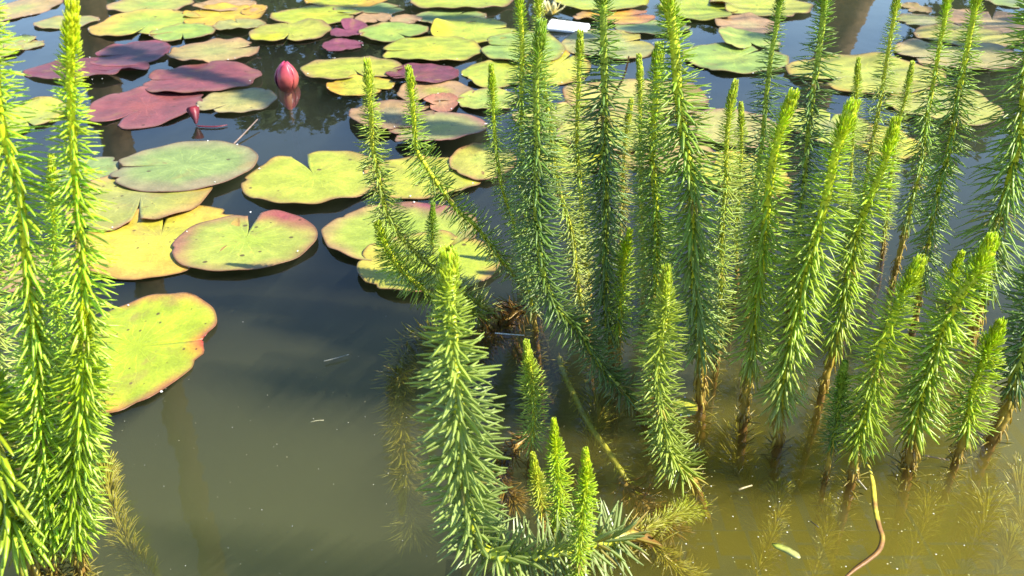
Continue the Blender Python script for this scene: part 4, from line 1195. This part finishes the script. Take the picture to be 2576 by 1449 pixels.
blade('grass_leaf', 'dark green grass blade slanting between the thickest and the stout bright shoot', 'leaf', [(1782, 905, 0.004), (1805, 878, 0.016), (1830, 838, 0.034), (1868, 790, 0.060)], 14, lambda t: (0.09, 0.20, 0.03), arch=0.3)


def stick(name, label, pix, wpx, col, z=0.003, cat='twig', group=None):
    pts = [at(p[0], p[1], p[2] if len(p) > 2 else z) for p in pix]
    path = catmull(pts, 0.004) if len(pts) > 2 else [pts[0].lerp(pts[-1], i / 6) for i in range(7)]
    base = path[0].copy()
    r_ = wpx * scale_at(base) * 0.5
    v, f = tube([p - base for p in path], [r_ * (1 - 0.4 * i / len(path)) for i in range(len(path))], 6)
    me = mesh(name, v, f, M_STALK)
    set_cols(me, [col] * len(v))
    o = link(name, me)
    o.location = base
    return tag(o, label, cat, group)


stick('twig', 'pale twig poking out of the water behind the grey green oval pad', [(578, 372, 0.002), (612, 338, 0.006), (648, 300, 0.012)], 5, (0.24, 0.17, 0.13))
stick('twig', 'dark crooked twig standing among the tall middle stems', [(1538, 252, 0.02), (1556, 218, 0.05), (1568, 195, 0.07), (1576, 170, 0.09), (1582, 142, 0.115)], 7, (0.10, 0.05, 0.04))
stick('straw', 'short grey straw floating on the dark open water left of the foreground shoot', [(815, 909), (846, 901), (878, 892)], 4, (0.26, 0.26, 0.20), cat='straw')
stick('straw', 'tiny pale straw floating below the grey straw', [(782, 1062), (798, 1058), (817, 1057)], 3, (0.30, 0.29, 0.17), cat='straw')
stick('straw', 'short tan straw floating right of the pale leaf tuft', [(1858, 1232), (1875, 1226), (1892, 1221)], 6, (0.40, 0.33, 0.16), cat='straw')
stick('straw', 'thin dark straw floating left of the yellow strap leaf', [(2040, 1312), (2050, 1319), (2060, 1327)], 3, (0.06, 0.05, 0.03), cat='straw')
stick('straw', 'thin white straw floating in front of the sunken brown tangle', [(1245, 838), (1282, 841), (1322, 844)], 4, (0.60, 0.60, 0.55), cat='straw')
stick('straw', 'brown straw lying between two stem feet at lower right', [(2316, 1145), (2346, 1150), (2388, 1158)], 5, (0.36, 0.24, 0.12), cat='straw')
stick('straw', 'pale straw at the foot of the stout right foreground shoot', [(2154, 1202), (2166, 1216), (2180, 1232)], 5, (0.50, 0.44, 0.30), cat='straw')

# white board floating among the far pads
bw = at(1430, 74)
k_ = scale_at(bw)
import bmesh
bm = bmesh.new()
bmesh.ops.create_cube(bm, size=1.0)
bmesh.ops.scale(bm, vec=(104 * k_, 84 * k_, 9 * k_), verts=bm.verts)
bmesh.ops.bevel(bm, geom=list(bm.edges), offset=3 * k_, segments=2, affect='EDGES')
for vtx in bm.verts:
    vtx.co.x += 0.12 * vtx.co.z
    vtx.co.z += 0.0010 * math.sin(vtx.co.x * 90)
me = bpy.data.meshes.new('white_board')
bm.to_mesh(me)
bm.free()
me.materials.append(mat_plain('white_foam', (0.82, 0.82, 0.80), 0.6, 0.15, 40))
o = link('white_board', me)
o.location = bw + Vector((0, 0, 6 * k_))
o.rotation_euler = (math.radians(2), math.radians(4), math.radians(-9))
tag(o, 'white foam board floating between the tall stems near the top', 'board')

# specks, seeds and droplets nobody could count
rs_ = random.Random(21)
sv, sf, scol = [], [], []


def speck(p, r_, h, col):
    i = len(sv)
    for k in range(6):
        a = k * math.pi / 3 + rs_.random() * 0.4
        q = r_ * rs_.uniform(0.7, 1.2)
        sv.append((p.x + q * math.cos(a), p.y + q * math.sin(a), p.z))
    sv.append((p.x, p.y, p.z + h))
    sf.extend([(i + k, i + (k + 1) % 6, i + 6) for k in range(6)])
    scol.extend([col] * 7)


for _ in range(100):
    px, py = rs_.uniform(280, 1080), rs_.uniform(720, 1449)
    c_ = rs_.choice(((0.3, 0.3, 0.22), (0.26, 0.24, 0.14), (0.5, 0.5, 0.45)))
    speck(at(px, py, 0.0006), rs_.uniform(0.8, 2.0) * 0.00028, 0.0003, c_)
for _ in range(220):
    px, py = rs_.uniform(1500, 2570), rs_.uniform(1050, 1449)
    speck(at(px, py, 0.0006), rs_.uniform(0.8, 2.4) * 0.00032, 0.0003, rs_.choice(((0.4, 0.36, 0.18), (0.36, 0.36, 0.12), (0.55, 0.55, 0.45))))
for (q, qx, qy, qz) in PADS_DONE:
    for _ in range(3):
        a = rs_.uniform(0, 6.28)
        e = rs_.uniform(0.9, 1.01)
        speck(Vector((q.x + qx * e * math.cos(a), q.y + qy * e * math.sin(a), qz + 0.0012)), rs_.uniform(0.0008, 0.0018), 0.0012, (0.8, 0.8, 0.76))
me = mesh('floating_specks', sv, sf, mat_attr('speck', 0.3, 100, 0.1))
set_cols(me, scol)
tag(link('floating_specks', me), 'pale specks, seeds and droplets scattered over the water and pads', 'specks', kind='stuff')
